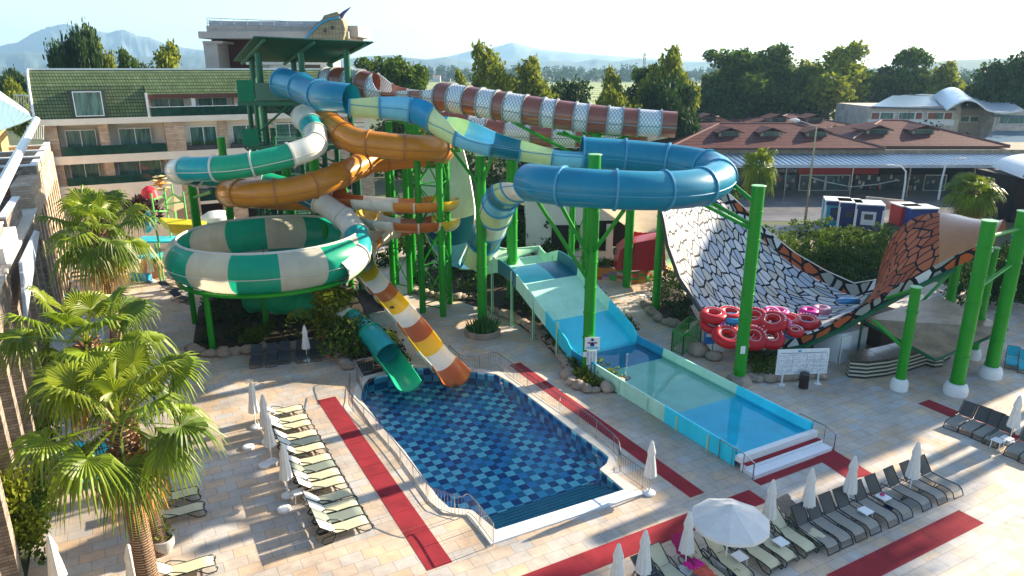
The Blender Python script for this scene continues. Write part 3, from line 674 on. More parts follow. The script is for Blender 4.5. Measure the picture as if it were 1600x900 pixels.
# outer lips: dark edge band along the front and back rims
def lip(Pts,dz,inw,mat,part):
    S=[Vector(p) for p in crom([tuple(p) for p in Pts],6)]; rows=[]; uvs=[]; L=0
    for i,p in enumerate(S):
        if i: L+=(p-S[i-1]).length
        rows.append([p+Vector((0,0,dz)),p+inw*.5+Vector((0,0,dz*.4)),p+inw]); uvs+=[(L,0),(L,abs(dz)*.5),(L,abs(dz))]
    mb=MB(); mb.grid(rows,uvs); return mb.build(part,mat,cob,smooth=True)
lip(Bw[:8],.85,Vector((-.15,-.25,0)),SC_E,'back_lip')
lip(Fw[4:],-.75,Vector((0,.0,0)),SC_E,'front_lip')
MB().tube([p+Vector((-.05,-.05,.04)) for p in Fw[:6]],.16,8).build('edge_pipe',DGREY,cob)
MB().tube([p+Vector((0,0,.88)) for p in Bw[:8]],.04,6).build('edge_trim',C_WH,cob)
MB().tube([p+Vector((0,-.02,-.9)) for p in Fw[6:12]],.16,6).build('under_beam',GREEND,cob)
MB().tube([p+Vector((.6,1.5,-1.1)) for p in Fw[7:12]],.16,6).build('under_beam',GREEND,cob)
for i in range(7,12):
    for dy in (0,):
        a=Fw[i]+Vector((0,0,-.9)); b=Fw[i].lerp(Bw[i],.75)+Vector((0,0,-1.2)); MB().bar(a,b,.09).build('cross_beam',GREEND,cob)
# ridge of shiny water trail down the centre
# ================================================================== GREEN POLES
PG='green tubular slide supports'
def pole(q,h,label,r=.34,arms=(),foot=None,z0=0.,band=1.55):
    t=thing('support_pole',label,'support pole',(q.x,q.y,0),PG)
    b=MB(); b.tube([(q.x,q.y,z0),(q.x,q.y,h)],r,20); b.build('shaft',GREEN,t,smooth=True,auto=35)
    z=h-band*.9; i=0
    while z>z0+.6:
        MB().lathe([(r+.002,z-.04),(r+.045,z-.04),(r+.045,z+.04),(r+.002,z+.04)],(q.x,q.y,0),20).build('collar',GREEN,t); z-=band
    MB().lathe([(r+.03,h-.02),(r+.05,h),(r+.03,h+.03),(0.01,h+.035)],(q.x,q.y,0),20).build('cap',M('cap_green',(.25,.55,.22),.4),t)
    for (p,hz) in arms:
        a=Vector((q.x,q.y,hz)); d=(Vector(p)-a); d.z=0; d.normalize(); MB().bar(a+d*r*.8,p,.11,8).build('support_arm',GREEN,t)
    if foot=='white': MB().lathe([(r*1.7,0.0),(r*1.75,.35),(r*1.5,.6),(r*1.05,.68)],(q.x,q.y,0),20).build('footing',WHITE,t,smooth=True)
    if foot=='rock': MB().lathe([(r*2.3,0.0),(r*2.0,.3),(r*1.4,.5),(r*1.0,.52)],(q.x,q.y,0),12,flute=.04).build('footing',ROCK,t,smooth=True)
    return t
q=gz(754,510); pole(q,12.0,'tall green pole standing in the round stone planter',arms=[(at(705,232,46),10.2),(at(772,238,45.5),10.2),(at(800,302,44),7.6)])
q=gz(918,583); pole(q,13.0,'tall green pole with the swimming sign, rising through the blue loop',arms=[(at(838,311,38),6.0),(at(876,320,37.2),7.3),(at(975,328,36.2),7.6)])
q=gz(1154,598); pole(q,11.5,'tall green pole on a rock footing between the slide lane and the red inflatables',foot='rock',arms=[(at(1085,312,38),9.2),(at(1096,308,40),9.4),(at(1136,280,40.3),10.6)])
q=gz(1492,615); q1=gz(1546,588)
pole(q,9.9,'green pole with white footing nearest the black loungers at right',foot='white',arms=[(Vector((q1.x,q1.y,7.0)),6.2),(Vector((q1.x,q1.y,9.0)),9.0)],r=.36)
pole(q1,9.95,'tall green pole with white footing at the right edge beside the teal loungers',foot='white',r=.36)
pole(gz(1404,608),6.1,'thin green pole with white footing in front of the low wavy counter',foot='white',r=.27,arms=[(at(1365,500,38),2.6),(at(1386,466,40.5),5.9)])
pole(gz(1477,508,0)*1,6.0,'green pole rising through the translucent flat canopy',r=.30,arms=[(at(1434,478,46),4.2)])
pole(gz(1518,560),7.2,'green pole with white footing behind the flat canopy',foot='white',r=.28)
pole(gz(1290,555),1.6,'short green pole behind the white notice board',r=.2)
pole(Vector((at(985,330,57).x,57,0)),9.8,'green pole among the plants in front of the beige awning',r=.36)
pole(Vector((at(1032,360,51).x,51,0)),8.6,'green pole against the left rim of the snake scale half pipe',r=.3)
pole(Vector((at(800,245,54).x,54,0)),12.3,'green pole behind the chute with pale green and dark blue bands',r=.42,arms=[(at(822,225,49),11)])
pole(Vector((at(932,214,49.5).x,49.5,0)),13.4,'green pole reaching up to the end of the upper snake tube',r=.4,arms=[(at(880,205,50),12.2),(at(1000,205,49),12.4)])
pole(Vector((at(297,272,54.6).x,54.6,0)),at(297,272,54.6).z,'green pole under the left bend of the ivory and green tube',r=.33,arms=[(at(330,300,50),8.0)])
pole(Vector((at(345,214,56).x,56,0)),at(345,214,56).z,'green pole with light green cap left of the dark green tower',r=.3)
pole(Vector((at(447,262,54.2).x,54.2,0)),at(447,262,54.2).z,'green pole between the two orange coils behind the bowl',r=.36)
pole(Vector((at(490,248,53.6).x,53.6,0)),at(490,248,53.6).z,'bright green pole right behind the orange coil',r=.38)
for (u,v,Y,lb) in ((607,190,58,'green pole below the open part of the upper snake tube'),(636,178,58,'green pole behind the orange tube, left of the lattice tower'),(560,310,56,'slim green pole behind the striped open chute'),):
    pole(Vector((at(u,v,Y).x,Y,0)),at(u,v,Y).z,lb,r=.26)
# ------------------------------------------------------------------ lattice towers
def lattice(cols,h,label,r=.24,step=3.0,top=None):
    c=sum(cols,Vector())/len(cols); t=thing('lattice_tower',label,'lattice tower',(c.x,c.y,0),'green lattice support towers')
    for i,q in enumerate(cols):
        b=MB().tube([(q.x,q.y,0),(q.x,q.y,h[i])],r,14); b.build('column',GREEN,t,smooth=True,auto=35)
        z=1.5
        while z<h[i]-.3:
            MB().lathe([(r,z-.035),(r+.04,z-.035),(r+.04,z+.035),(r,z+.035)],(q.x,q.y,0),14).build('collar',GREEN,t); z+=1.9
    n=len(cols); hm=min(h)
    for i in range(n if n>2 else 1):
        a=cols[i]; b=cols[(i+1)%n]; z=.6; k=0
        while z+step<hm+.5:
            z1=min(z+step,hm-.1)
            MB().bar((a.x,a.y,z),(b.x,b.y,z1),.05,5).build('brace',GREEN,t); MB().bar((b.x,b.y,z),(a.x,a.y,z1),.05,5).build('brace',GREEN,t)
            MB().bar((a.x,a.y,z),(b.x,b.y,z),.05,5).build('strut',GREEN,t); z+=step; k+=1
    return t
def vcol(u,v,Y): return Vector((at(u,v,Y).x,Y,0))
lattice([vcol(655,340,50.5),vcol(688,340,49.6),vcol(699,340,52.5)],[at(655,190,50.5).z,at(686,200,49.6).z,at(698,205,52.5).z],'three column green lattice tower crossing the orange chutes')
lattice([vcol(609,340,56),vcol(636,340,55)],[11.5,11.0],'two column green lattice tower behind the orange coil')
lattice([vcol(893,380,55),vcol(914,380,56)],[8.6,8.6],'green lattice tower left of the tall pole by the awning')
lattice([vcol(506,320,53),vcol(540,320,57)],[10,10],'green lattice tower behind the orange coil and the bowl tube')
# braces hanging under the snake tube
t=thing('slide_scaffold','light green steel frame carrying the snake tubes above the open blue chute','support frame',(2,50,0))
for (p,qq) in (((650,180,51),(760,235,51)),((800,190,50.5),(905,245,49)),((690,205,51),(560,175,55)),((910,208,49.5),(1010,212,49)),((870,208,50),(935,222,49.5)),((760,200,51),(700,240,51)),((600,165,54),(700,250,50)),((560,250,52),(720,235,50)),((575,255,55),(700,262,52))):
    MB().bar(at(*p),at(*qq),.11,6).build('brace',GREEN,t)
# ================================================================== SLIDE TOWER
tw=thing('slide_tower','tall dark green steel stair tower with a slanting corrugated roof','tower',at(460,300,58)*1); tw.location.z=0; ORG[tw.name]=Vector(tw.location)
corr=M('roof_sheet',(.02,.085,.045),.5,.2,2.)
n0,n1,f0,f1=at(397,57,53.5),at(584,66,53.5),at(365,95,62),at(523,97,62)
mb=MB(); rows=[]; K=64
for j in range(K+1):
    tt=j/K; dz=.05 if j%2 else -.05
    l=n0.lerp(f0,tt)+Vector((0,0,dz)); r=n1.lerp(f1,tt)+Vector((0,0,dz)); rows.append([l,r,r+Vector((0,0,.03)),l+Vector((0,0,.03)),l])
mb.grid(rows); mb.build('roof',corr,tw)
for f in (.08,.5,.93): MB().bar(n0.lerp(n1,f)-Vector((0,0,.2)),f0.lerp(f1,f)-Vector((0,0,.2)),.13,6).build('roof_beam',GREEND,tw)
tcol=[(393,90,60.5),(403,85,54.5),(458,90,61),(470,85,54.5),(516,92,61),(541,80,54.8)]
CX=[]
for (u,v,Y) in tcol:
    p=at(u,v,Y); CX.append(p); MB().tube([(p.x,p.y,0),(p.x,p.y,p.z+.1)],.24,12).build('column',GREEND,tw,smooth=True)
for (u,v,Y) in ((388,150,57),(426,200,54.5),(506,230,54.5),(556,220,58)):
    p=at(u,v,Y); MB().tube([(p.x,p.y,0),(p.x,p.y,p.z)],.2,10).build('column',GREEND,tw,smooth=True)
xa,xb=-20.2,-12.4
for k,z in enumerate((15.2,12.0,8.9,5.9,3.0)):
    x0=xa+(0 if k==0 else .4); x1=xb if k<2 else xb-1.0
    MB().bbox(x0,x1,54.2,61.2,z-.09,z).build('platform',M('grating',(.03,.10,.06),.6,.2,8.),tw)
    MB().bbox(x0,x1,54.0,54.2,z-.32,z-.02).build('edge_beam',GREEND,tw)
    MB().bbox(x0,x0+.2,54.2,61.2,z-.32,z-.092).build('edge_beam',GREEND,tw)
    mb=MB(); 
    for zz in (.45,.8,1.15): mb.bar((x0,54.25,z+zz),(x1,54.25,z+zz),.028,5); mb.bar((x0+.05,54.25,z+zz),(x0+.05,61,z+zz),.028,5); mb.bar((x0,61.1,z+zz),(x1,61.1,z+zz),.028,5)
    for i in range(9): mb.bar((x0+(x1-x0)*i/8,54.25,z),(x0+(x1-x0)*i/8,54.25,z+1.15),.028,5)
    mb.build('guard_rail',GREEND,tw)
for k,(z0,z1) in enumerate(((12,15.2),(8.9,12),(5.9,8.9),(3,5.9),(0,3))):
    y=56 if k%2 else 58; xs0,xs1=(-19.6,-14) if k%2 else (-14,-19.6); mb=MB()
    for s in range(16):
        f=(s+.5)/16; mb.box((xs0+(xs1-xs0)*f,y,z0+(z1-z0)*f),(.36,1.2,.04))
    mb.bar((xs0,y-.6,z0+.0),(xs1,y-.6,z1),.07,6); mb.bar((xs0,y+.6,z0),(xs1,y+.6,z1),.07,6); mb.bar((xs0,y-.6,z0+1.),(xs1,y-.6,z1+1.),.03,5)
    mb.build('stair_flight',GREEND,tw)
for i,(a,b) in enumerate((((-20.1,54.2,12),(-16.4,54.2,15)),((-16.4,54.2,12),(-12.5,54.2,8.9)),((-20.1,54.2,5.9),(-16.4,54.2,8.7)),((-16.4,54.2,5.9),(-12.5,54.2,3)),((-20.1,54.2,3),(-16.4,54.2,0.1)),((-12.5,54.2,15),(-16.4,54.2,12)),((-16.4,54.2,8.8),(-20.1,54.2,11.8)),((-13,61,9),(-20,61,12)),((-13,61,12),(-20,61,9)),((-13,61,3),(-20,61,6)),((-13,61,6),(-20,61,3)))):
    MB().bar(a,b,.08,6).build('brace',GREEND,tw)
netm=M('green_net',(.02,.26,.12),.8,.15,2.,transl=.4)
for (x0,x1,y,z0,z1) in ((-20.1,-18.9,53.94,15.2,16.7),(-20.1,-18.9,53.94,12.0,13.2)):
    MB().bbox(x0,x1,y,y+.04,z0,z1).build('net_panel',netm,tw)
MB().bbox(-18.8,-16.0,53.94,53.98,15.25,16.5).build('mesh_panel',M('mesh_panel',(.08,.16,.10),.8,.3,20.),tw)
MB().bbox(-16.3,-15.6,53.9,53.98,15.9,16.5).build('notice',M('paper',(.6,.57,.5),.7),tw)
MB().bbox(-17.8,-14.4,54.6,59,15.25,15.9).build('start_tub',C_BL,tw)
# ================================================================== MAIN HOTEL (plane b = 78)
HB=78.
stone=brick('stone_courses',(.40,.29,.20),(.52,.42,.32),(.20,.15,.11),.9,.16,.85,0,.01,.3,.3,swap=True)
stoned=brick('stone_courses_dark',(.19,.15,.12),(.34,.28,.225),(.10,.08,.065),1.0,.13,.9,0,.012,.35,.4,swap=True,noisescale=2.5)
cream=M('cream_render',(.70,.65,.56),.8,.06,1.)
tile=brick('green_roof_tiles',(.09,.135,.058),(.135,.185,.09),(.03,.04,.022),.34,.30,.5,0,.04,.6,.25,swap=True,offset=0.)
trim=M('white_trim',(.74,.75,.74),.5,.05)
hotel=thing('hotel_building','long hotel wing with a green tiled mansard roof, stone piers and glass balconies','building',g(10,84))
MB().gbox(-5.8,25,HB+1.6,HB+14,0,16.9).build('wall',cream,hotel)
mb=MB(); rows=[]
for (bb,z) in ((HB-.25,13.1),(HB+.0,14.4),(HB+.6,16.0),(HB+1.6,17.1),(HB+2.4,17.35)): rows.append([g(-6,bb,z),g(3.2,bb,z)])
mb.grid([r[::-1] for r in rows]); rows=[]
for (bb,z) in ((HB-.05,15.15),(HB+.6,16.0),(HB+1.6,17.1),(HB+2.4,17.35)): rows.append([g(3.2,bb,z),g(25,bb,z)])
mb.grid([r[::-1] for r in rows]); mb.build('mansard_roof',tile,hotel)
MB().gbox(-6,25,HB+2.4,HB+14,17.2,17.38).build('flat_roof',CONC,hotel)
MB().gbox(-6.05,25,HB+2.2,HB+2.5,17.36,17.52).build('ridge_trim',trim,hotel)
MB().tube([g(-6.05,HB-.3,13.1),g(-6.05,HB-.05,14.4),g(-6.05,HB+.55,16.05),g(-6.05,HB+1.55,17.15),g(-6.05,HB+2.4,17.42)],.12,6).build('verge_trim',trim,hotel)
MB().gbox(3.2,25,HB-.06,HB+1.58,14.75,15.14).build('soffit',M('brown_soffit',(.10,.04,.03),.6),hotel)
# framed dormer window in the roof
def window(p0,p1,bb,z0,z1,mull=1,frame=trim,glass=GLASS,depth=.1,root=hotel,nm='window'):
    """window on the plane b=bb from a=p0..p1"""
    mb=MB(); f=.07
    mb.gbox(p0,p1,bb-depth,bb,z1-f,z1).gbox(p0,p1,bb-depth,bb,z0,z0+f).gbox(p0,p0+f,bb-depth,bb,z0+f,z1-f).gbox(p1-f,p1,bb-depth,bb,z0+f,z1-f)
    for i in range(mull):
        a=p0+(p1-p0)*(i+1)/(mull+1); mb.gbox(a-.035,a+.035,bb-depth,bb,z0+f,z1-f)
    w=mb.build(nm,frame,root)
    pn=MB().gbox(p0+f,p1-f,bb-depth*.5,bb-depth*.3,z0+f,z1-f).build('pane',glass,w); pn.parent=w
    return w
GC=M('curtained_glass',(.07,.15,.135),.12,.75,3.5,spec=.8,streak=True)
MB().gbox(-3.1,-.2,HB-.32,HB+.5,12.95,15.6).build('dormer_frame',M('slate_cladding',(.03,.05,.045),.5),hotel)
window(-2.8,-.2-.3,HB-.34,13.3,15.5,0,glass=GC,depth=.2)
MB().gbox(3.1,3.3,HB-.3,HB+.5,12.95,15.3).build('party_fin',trim,hotel)
# floor bands
for z0,z1,bo in ((12.55,13.1,.5),(9.0,9.75,.35)): MB().gbox(-6,25,HB-bo,HB+1.6,z0,z1).build('floor_band',cream,hotel)
MB().gbox(-6,5.2,HB-.35,HB+1.6,5.3,7.0).build('floor_band',cream,hotel)
MB().gbox(-5.5,5.2,HB+.2,HB+1.6,0,5.3).build('ground_wall',cream,hotel)
railg=M('balcony_glass',(.010,.045,.036),.12,.5,1.5)
a=3.6; i=0
while a<22:
    MB().gbox(a-.5,a-.12,HB+.2,HB+1.7,13.1,14.75).build('pier',trim if i%2 else stone,hotel)
    window(a+.2,a+3.0,HB+1.55,13.15,14.72,1,glass=GC); a+=4.0; i+=1
MB().gbox(3.4,25,HB-.42,HB-.38,13.1,13.95).build('balustrade',railg,hotel)
MB().gbox(3.4,25,HB-.45,HB-.35,13.95,14.0).build('balustrade_rail',trim,hotel)
# third floor
for (p0,p1,st) in ((-5.6,-4.5,1),(-1.2,-.4,1),(4.4,6.1,1),(9.3,10.1,1),(13.6,14.6,1),(18,18.9,1),(22.4,23.2,1)):
    MB().gbox(p0,p1,HB-(.3 if p1-p0>1.2 else .0),HB+1.6,9.76,12.54).build('pier',stone,hotel)
for (p0,p1) in ((-4.0,-1.5),(.4,3.2),(6.6,9.1),(10.6,13.4),(14.9,17.7),(19.3,22.1)):
    window(p0,p1,HB+(1.2 if p0<4 else .4),9.85,12.0,1,glass=GC)
MB().gbox(6.1,25,HB+.42,HB+1.55,9.76,12.54).build('wall_panel',cream,hotel)
MB().gbox(-4.4,4.3,HB-.32,HB-.28,9.76,10.6).build('balustrade',railg,hotel)
for p0 in (6.2,10.3,14.7,19.0):
    MB().gbox(p0,p0+3,HB-.3,HB+.2,9.76,10.2).build('window_box',DGREY,hotel)
    leaf_obj('window_plants',clump_pts([tuple(g(p0+.3+.4*i,HB-.05,10.35+.1*(i%3)))+(.3,) for i in range(7)],160,np.random.default_rng(int(p0)),.3),.22,LEAFM,hotel,int(p0))
# stone facade lower part with arched openings
op_=[(6.7,8.9),(11.2,13.4),(15.7,17.9),(20.2,22.4)]
def arched_wall(a0,a1,z0,z1,openings,bb,th,root,mat,zs,nm='arcade_wall',za=0.,flip=False):
    """wall with arched openings lying on the plane b=bb (built from piers and arch headers)"""
    mb=MB(); cur=a0
    P=(lambda a,z,b: g(a,b,z)) if not flip else (lambda a,z,b: g(b,a,z))
    def blk(x0,x1,y0,y1):
        vs=[P(x,y,b) for b in (bb,bb+th) for y in (y0,y1) for x in (x0,x1)]
        mb.add(vs,[(0,1,3,2),(5,4,6,7),(0,2,6,4),(1,5,7,3),(2,3,7,6),(0,4,5,1)])
    for (p,q) in openings:
        blk(cur,p,z0,z1)
        r=(q-p)/2; c=(p+q)/2; n=12; hgt=min(r,z1-zs-.15)
        arc=[(c-r*math.cos(PI*i/n),zs+hgt*math.sin(PI*i/n)) for i in range(n+1)]
        for i in range(n):
            (x0,y0),(x1,y1)=arc[i],arc[i+1]
            vs=[P(x,y,b) for b in (bb,bb+th) for (x,y) in ((x0,y0),(x1,y1),(x1,z1),(x0,z1))]
            mb.add(vs,[(0,1,2,3),(7,6,5,4),(0,4,5,1),(3,2,6,7)])
        cur=q
    blk(cur,a1,z0,z1); return mb.build(nm,mat,root)
arched_wall(5.2,25,0,9.0,op_,HB-.3,1.4,hotel,stone,7.0)
for (p,q) in op_:
    window(p+.05,q-.05,HB+.6,5.0,8.8,1,glass=GC,frame=M('bronze_frame',(.08,.06,.05),.5))
    MB().gbox(p,q,HB+.0,HB+.1,4.6,5.7).build('balustrade',railg,hotel); MB().gbox(p,q,HB-.1,HB+1.,4.3,4.6).build('sill_band',cream,hotel)
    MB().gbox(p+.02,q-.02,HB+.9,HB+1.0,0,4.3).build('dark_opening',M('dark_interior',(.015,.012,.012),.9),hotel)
for (p0,p1) in ((-4.4,-1.2),(-.4,4.2)): window(p0+.3,p1-.5,HB+1.3,7.05,8.9,1,glass=GC)
MB().gbox(-4.4,4.3,HB-.32,HB-.28,7.0,7.75).build('balustrade',railg,hotel)
MB().gbox(-1.2,-.4,HB+.0,HB+1.6,7.0,9.0).build('pier',stone,hotel)
MB().gbox(-5.6,-4.5,HB+.0,HB+1.6,7.0,9.0).build('pier',stone,hotel); MB().gbox(4.3,5.2,HB-.2,HB+1.6,0,9.0).build('pier',stone,hotel)
# ------------------------------------------------------------------ upper block behind with ship bow
ub=thing('rooftop_block','pale stone rooftop block with brown recess standing behind the green roofed wing','building',at(400,110,92)*1); ub.location.z=17; ORG[ub.name]=Vector(ub.location)
sto=M('travertine',(.42,.37,.33),.8,.12,.8,bump=.1); brn=M('brown_cladding',(.075,.022,.016),.7,.2,.5)
def fr(u0,v0,u1,v1,Y,th,nm,mat,root,dz=0):
    p=at(u0,v0,Y); q=at(u1,v1,Y); return MB().bbox(p.x,q.x,Y,Y+th,q.z,p.z).build(nm,mat,root)
fr(322,40,560,57,92,8,'parapet',sto,ub); fr(309,49,545,60,91,9,'cornice',sto,ub)
fr(330,60,470,130,95,5,'recess_wall',brn,ub); fr(470,60,520,130,95.2,5,'recess_wall',sto,ub)
fr(317,66,346,130,91.5,5,'pillar',sto,ub); fr(316,64,348,68,91.3,5.5,'pillar_cap',sto,ub); fr(398,72,420,130,92,3,'pillar',sto,ub); fr(500,97,522,130,92,3,'pillar',cream,ub)
fr(384,97,500,101,91.8,3,'ledge',cream,ub); fr(415,101,470,125,92.4,2,'white_panel',trim,ub); 
mb=MB()
for i in range(9):
    p=at(323+i*21,28+i*.9,91.5); mb.bar(p,p-Vector((0,0,1.0)),.04,4)
for v in (28,32,36): mb.bar(at(323,v,91.5),at(497,v+7,91.5),.035,4)
mb.build('roof_railing',M('rail_grey',(.35,.37,.4),.5),ub)
fr(326,33,500,41,92.1,.1,'glass_screen',M('screen_grey',(.35,.38,.42),.3,.3,.5),ub)
sh=thing('ship_bow','cream wooden ship bow with a blue stripe perched on the rooftop','ship model',at(520,62,90)*1)
prow=[(477,62),(483,48),(492,38),(503,30),(506,24),(527,18),(531,27),(536,34),(539,45),(538,55),(536,62)]
Pf=[at(u,v,90) for u,v in prow]; mb=MB(); k=len(Pf); ctr=at(530,45,90)
bk=[Vector((p.x,92.4,p.z)) for p in Pf]; md=[Vector((p.x+(ctr.x-p.x)*-.03,91.2,p.z)) for p in Pf]
mb.add(Pf+md+bk,[tuple(range(k-1,-1,-1)),tuple(range(2*k,3*k))]+[(i,(i+1)%k,k+(i+1)%k,k+i) for i in range(k)]+[(k+i,k+(i+1)%k,2*k+(i+1)%k,2*k+i) for i in range(k)])
mb.build('hull',brick('hull_planks',(.62,.56,.36),(.52,.47,.30),(.15,.12,.07),.8,.14,.6,0,.06,.3,.3,swap=True),sh)
MB().tube([at(478,60,89.9),at(488,48,89.9),at(500,37,89.9),at(514,30,89.9),at(530,28,89.9)],.13,6).build('stripe',C_MB,sh)
MB().tube([at(530,29,90.5),at(537,20,90.5),at(548,11,90.5)],[.35,.2,.04],8).build('bowsprit',M('bowsprit_purple',(.07,.06,.16),.5),sh)
for (u,v) in ((508,48),(519,43)): MB().tube([at(u,v,89.95),at(u,v,89.7)],.22,12).build('porthole',DGREY,sh)
MB().bar(at(541,60,91),at(540,57,91),.12,6).build('post',GREEN,sh)
# ================================================================== LEFT TERRACED WING (plane a = -5.1)
lw=thing('terraced_building','near hotel wing at the left edge with tall stone arches and stepped terraces','building',g(-7,40))
ops=[(b0,b0+2.35) for b0 in np.arange(12.,52,3.05)]
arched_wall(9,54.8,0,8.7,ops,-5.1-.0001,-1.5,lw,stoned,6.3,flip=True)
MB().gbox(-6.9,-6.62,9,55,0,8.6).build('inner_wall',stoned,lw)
MB().gbox(-6.62,-5.05,9,55,8.702,8.86).build('terrace_slab',M('terrace_slab',(.55,.50,.42),.8,.1),lw)
for b0,b1 in ((20,26),(28,35.5),(37,43.5),(45,52)):
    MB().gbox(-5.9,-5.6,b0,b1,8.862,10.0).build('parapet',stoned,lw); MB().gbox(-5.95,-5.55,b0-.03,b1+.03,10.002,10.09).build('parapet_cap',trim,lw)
MB().gbox(-6.6,-5.2,39,44.5,8.862,9.6).build('planter',trim,lw)
ops2=[(b0,b0+1.3) for b0 in np.arange(55.6,76,2.1)]
arched_wall(54.8,77.9,0,10.3,ops2,-5.1-.0001,-1.2,lw,stone,7.6,flip=True)
MB().gbox(-6.5,-6.32,54.8,77.9,0,10.2).build('inner_wall',M('red_brown_wall',(.16,.06,.045),.8,.15),lw)
# stepped cross walls
for i,(b0,a1,z) in enumerate(((60.8,-5.2,10.9),(65.5,-5.2,11.0),(70,-5.2,11.05),(74,-5.2,11.1))):
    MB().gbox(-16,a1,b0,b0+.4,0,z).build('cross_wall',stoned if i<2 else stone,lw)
    MB().gbox(-16,a1+.05,b0-.05,b0+.45,z+.002,z+.1).build('wall_cap',trim,lw)
    MB().gbox(a1-.4,a1-.01,b0+.4,b0+4.2,0,z-.05).build('side_wall',stone,lw); MB().gbox(a1-.42,a1+.02,b0+.45,b0+4.2,z-.048,z+.05).build('wall_cap',trim,lw)
for (b0,a1,z) in ((44,-6.4,12.6),(50,-6.4,12.0),(35,-6.6,10.6)):
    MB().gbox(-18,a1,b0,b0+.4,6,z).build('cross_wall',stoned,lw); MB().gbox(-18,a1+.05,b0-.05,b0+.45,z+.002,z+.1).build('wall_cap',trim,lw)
MB().gbox(-18,-6.9,9,78,0,7.2).build('terrace_floor',M('terrace_slab',(.5,.45,.4),.8),lw)
# white gutter beam, blue hipped roof and white railing
MB().tube([at(-30,352,27),at(57,187,64)],.28,8).build('gutter_beam',trim,lw)
blu=M('blue_roof_metal',(.22,.36,.42),.3,.15,1.,metal=.3)
A0,A1,A2,A3=at(-60,120,44),at(52,184,64),at(34,193,58),at(-60,226,38)
MB().slab([A3,A2,A1,A0],.12).build('metal_roof',blu,lw)
for i in range(12):
    f=i/12; MB().bar(A0.lerp(A1,f)+Vector((0,0,.06)),A3.lerp(A2,f)+Vector((0,0,.06)),.05,4).build('roof_seam',M('roof_seam',(.12,.2,.25),.4),lw)
MB().slab([at(-60,130,46),at(50,186,65),at(50,178,66),at(-60,100,50)],.1).build('metal_roof',M('pale_roof_metal',(.55,.62,.66),.35),lw)
for (u0,v0,u1,v1,Y) in ((22,148,52,150,66),(42,197,68,197,64)):
    mb=MB(); hh=38 if u0<30 else 20
    mb.bar(at(u0,v0,Y),at(u1,v1,Y),.05,5); mb.bar(at(u0,v0+hh,Y),at(u1,v1+hh,Y),.05,5)
    for i in range(9): f=i/8; mb.bar(at(u0+(u1-u0)*f,v0,Y),at(u0+(u1-u0)*f,v0+hh,Y),.035,4)
    mb.build('railing',trim,lw)
MB().gbox(-14,-8,70,75,7.2,14.6).build('ochre_wall',M('ochre',(.55,.36,.13),.8),lw)
# narrow blue-white balcony screen on the facade
MB().slab([pa(42,500,-4.6),pa(62,362,-4.6),pa(57,360,-4.6),pa(34,410,-4.6)],.12).build('balcony_screen',M('balcony_screen',(.42,.48,.56),.4,.1),lw)
# low dark cabin with pale roof near the arcade
cb=thing('cabin','low black cabin with a pale flat roof beside the arcade','cabin',g(-3.6,46)); 
MB().gbox(-4.6,-2.4,43.6,48.8,.0,2.5).build('wall',M('black_slats',(.02,.018,.017),.7,.3,4.),cb); MB().gbox(-4.9,-2.2,43.3,49.1,2.502,2.65).build('roof',M('pale_roof',(.40,.42,.40),.6,.2,2.),cb)
# ================================================================== SHOPS, HOUSES, FAR BUILDINGS
def fb(root,u0,v0,u1,v1,Y,th,nm,mat,dz=0):      # box spanning two picture corners at depth Y
    p=at(u0,v0,Y); q=at(u1,v1,Y); return MB().bbox(p.x,q.x,Y,Y+th,q.z,p.z).build(nm,mat,root)
shop=thing('shop_arcade','row of shops under a long blue-grey metal canopy across the plaza','building',(60,108,0))
X0,X1=at(1095,260,106).x,at(1600,260,106).x+14
rbk=M('rubble_wall',(.27,.22,.16),.9,.35,1.2,bump=.3,bs=4)
zw=at(1300,234,106.6).z; MB().bbox(X0,X1,106.6,118,0,zw).build('wall',rbk,shop)
can=M('canopy_metal',(.34,.45,.56),.32,.08,.6,metal=.5)
zf,zb=at(1300,257,99.5).z,at(1300,240,107).z
MB().slab([(X0,99.3,zf),(X1,99.3,zf),(X1,107,zb),(X0,107,zb)],.12).build('canopy',can,shop)
mb=MB(); x=X0
while x<X1: mb.box(((x),103.15,(zf+zb)/2+.09),(.12,7.9,.12),(1,0,0),Vector((0,7.7,zb-zf)).normalized(),Vector((0,-(zb-zf),7.7)).normalized()); x+=.85
mb.build('canopy_rib',can,shop); MB().bbox(X0,X1,99.1,99.28,zf-.42,zf+.05).build('canopy_fascia',M('fascia_grey',(.42,.47,.52),.5),shop)
for u in (1110,1223,1325,1413,1512,1590): p=gz(u,309); MB().tube([(p.x,99.6,0),(p.x,99.6,zf-.1)],.12,8).build('canopy_post',STEEL,shop)
shopg=M('shop_glass',(.03,.06,.065),.1,.8,.4,spec=.7)
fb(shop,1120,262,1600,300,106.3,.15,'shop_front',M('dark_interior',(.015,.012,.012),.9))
fb(shop,1140,262,1246,272,106.1,.1,'sign_board',M('sign_black',(.02,.02,.02),.5))
REDS=M('sign_red',(.50,.03,.03),.5)
fb(shop,1248,262,1330,272,106.1,.1,'sign_board',REDS); fb(shop,1334,262,1372,272,106.1,.1,'sign_board',REDS)
for (a,b) in ((1125,1165),(1170,1205),(1210,1243),(1250,1288),(1292,1326),(1338,1368),(1376,1412),(1418,1440),(1446,1476)):
    w_=fb(shop,a,273,b,298,106.15,.1,'window',trim if a in (1250,1292,1446) else M('bronze_frame',(.08,.06,.05),.5)); p=at(a+1.5,274.5,106.05);q=at(b-1.5,297,106.05); MB().bbox(p.x,q.x,106.04,106.12,q.z,p.z).build('pane',shopg,w_)
random.seed(3)
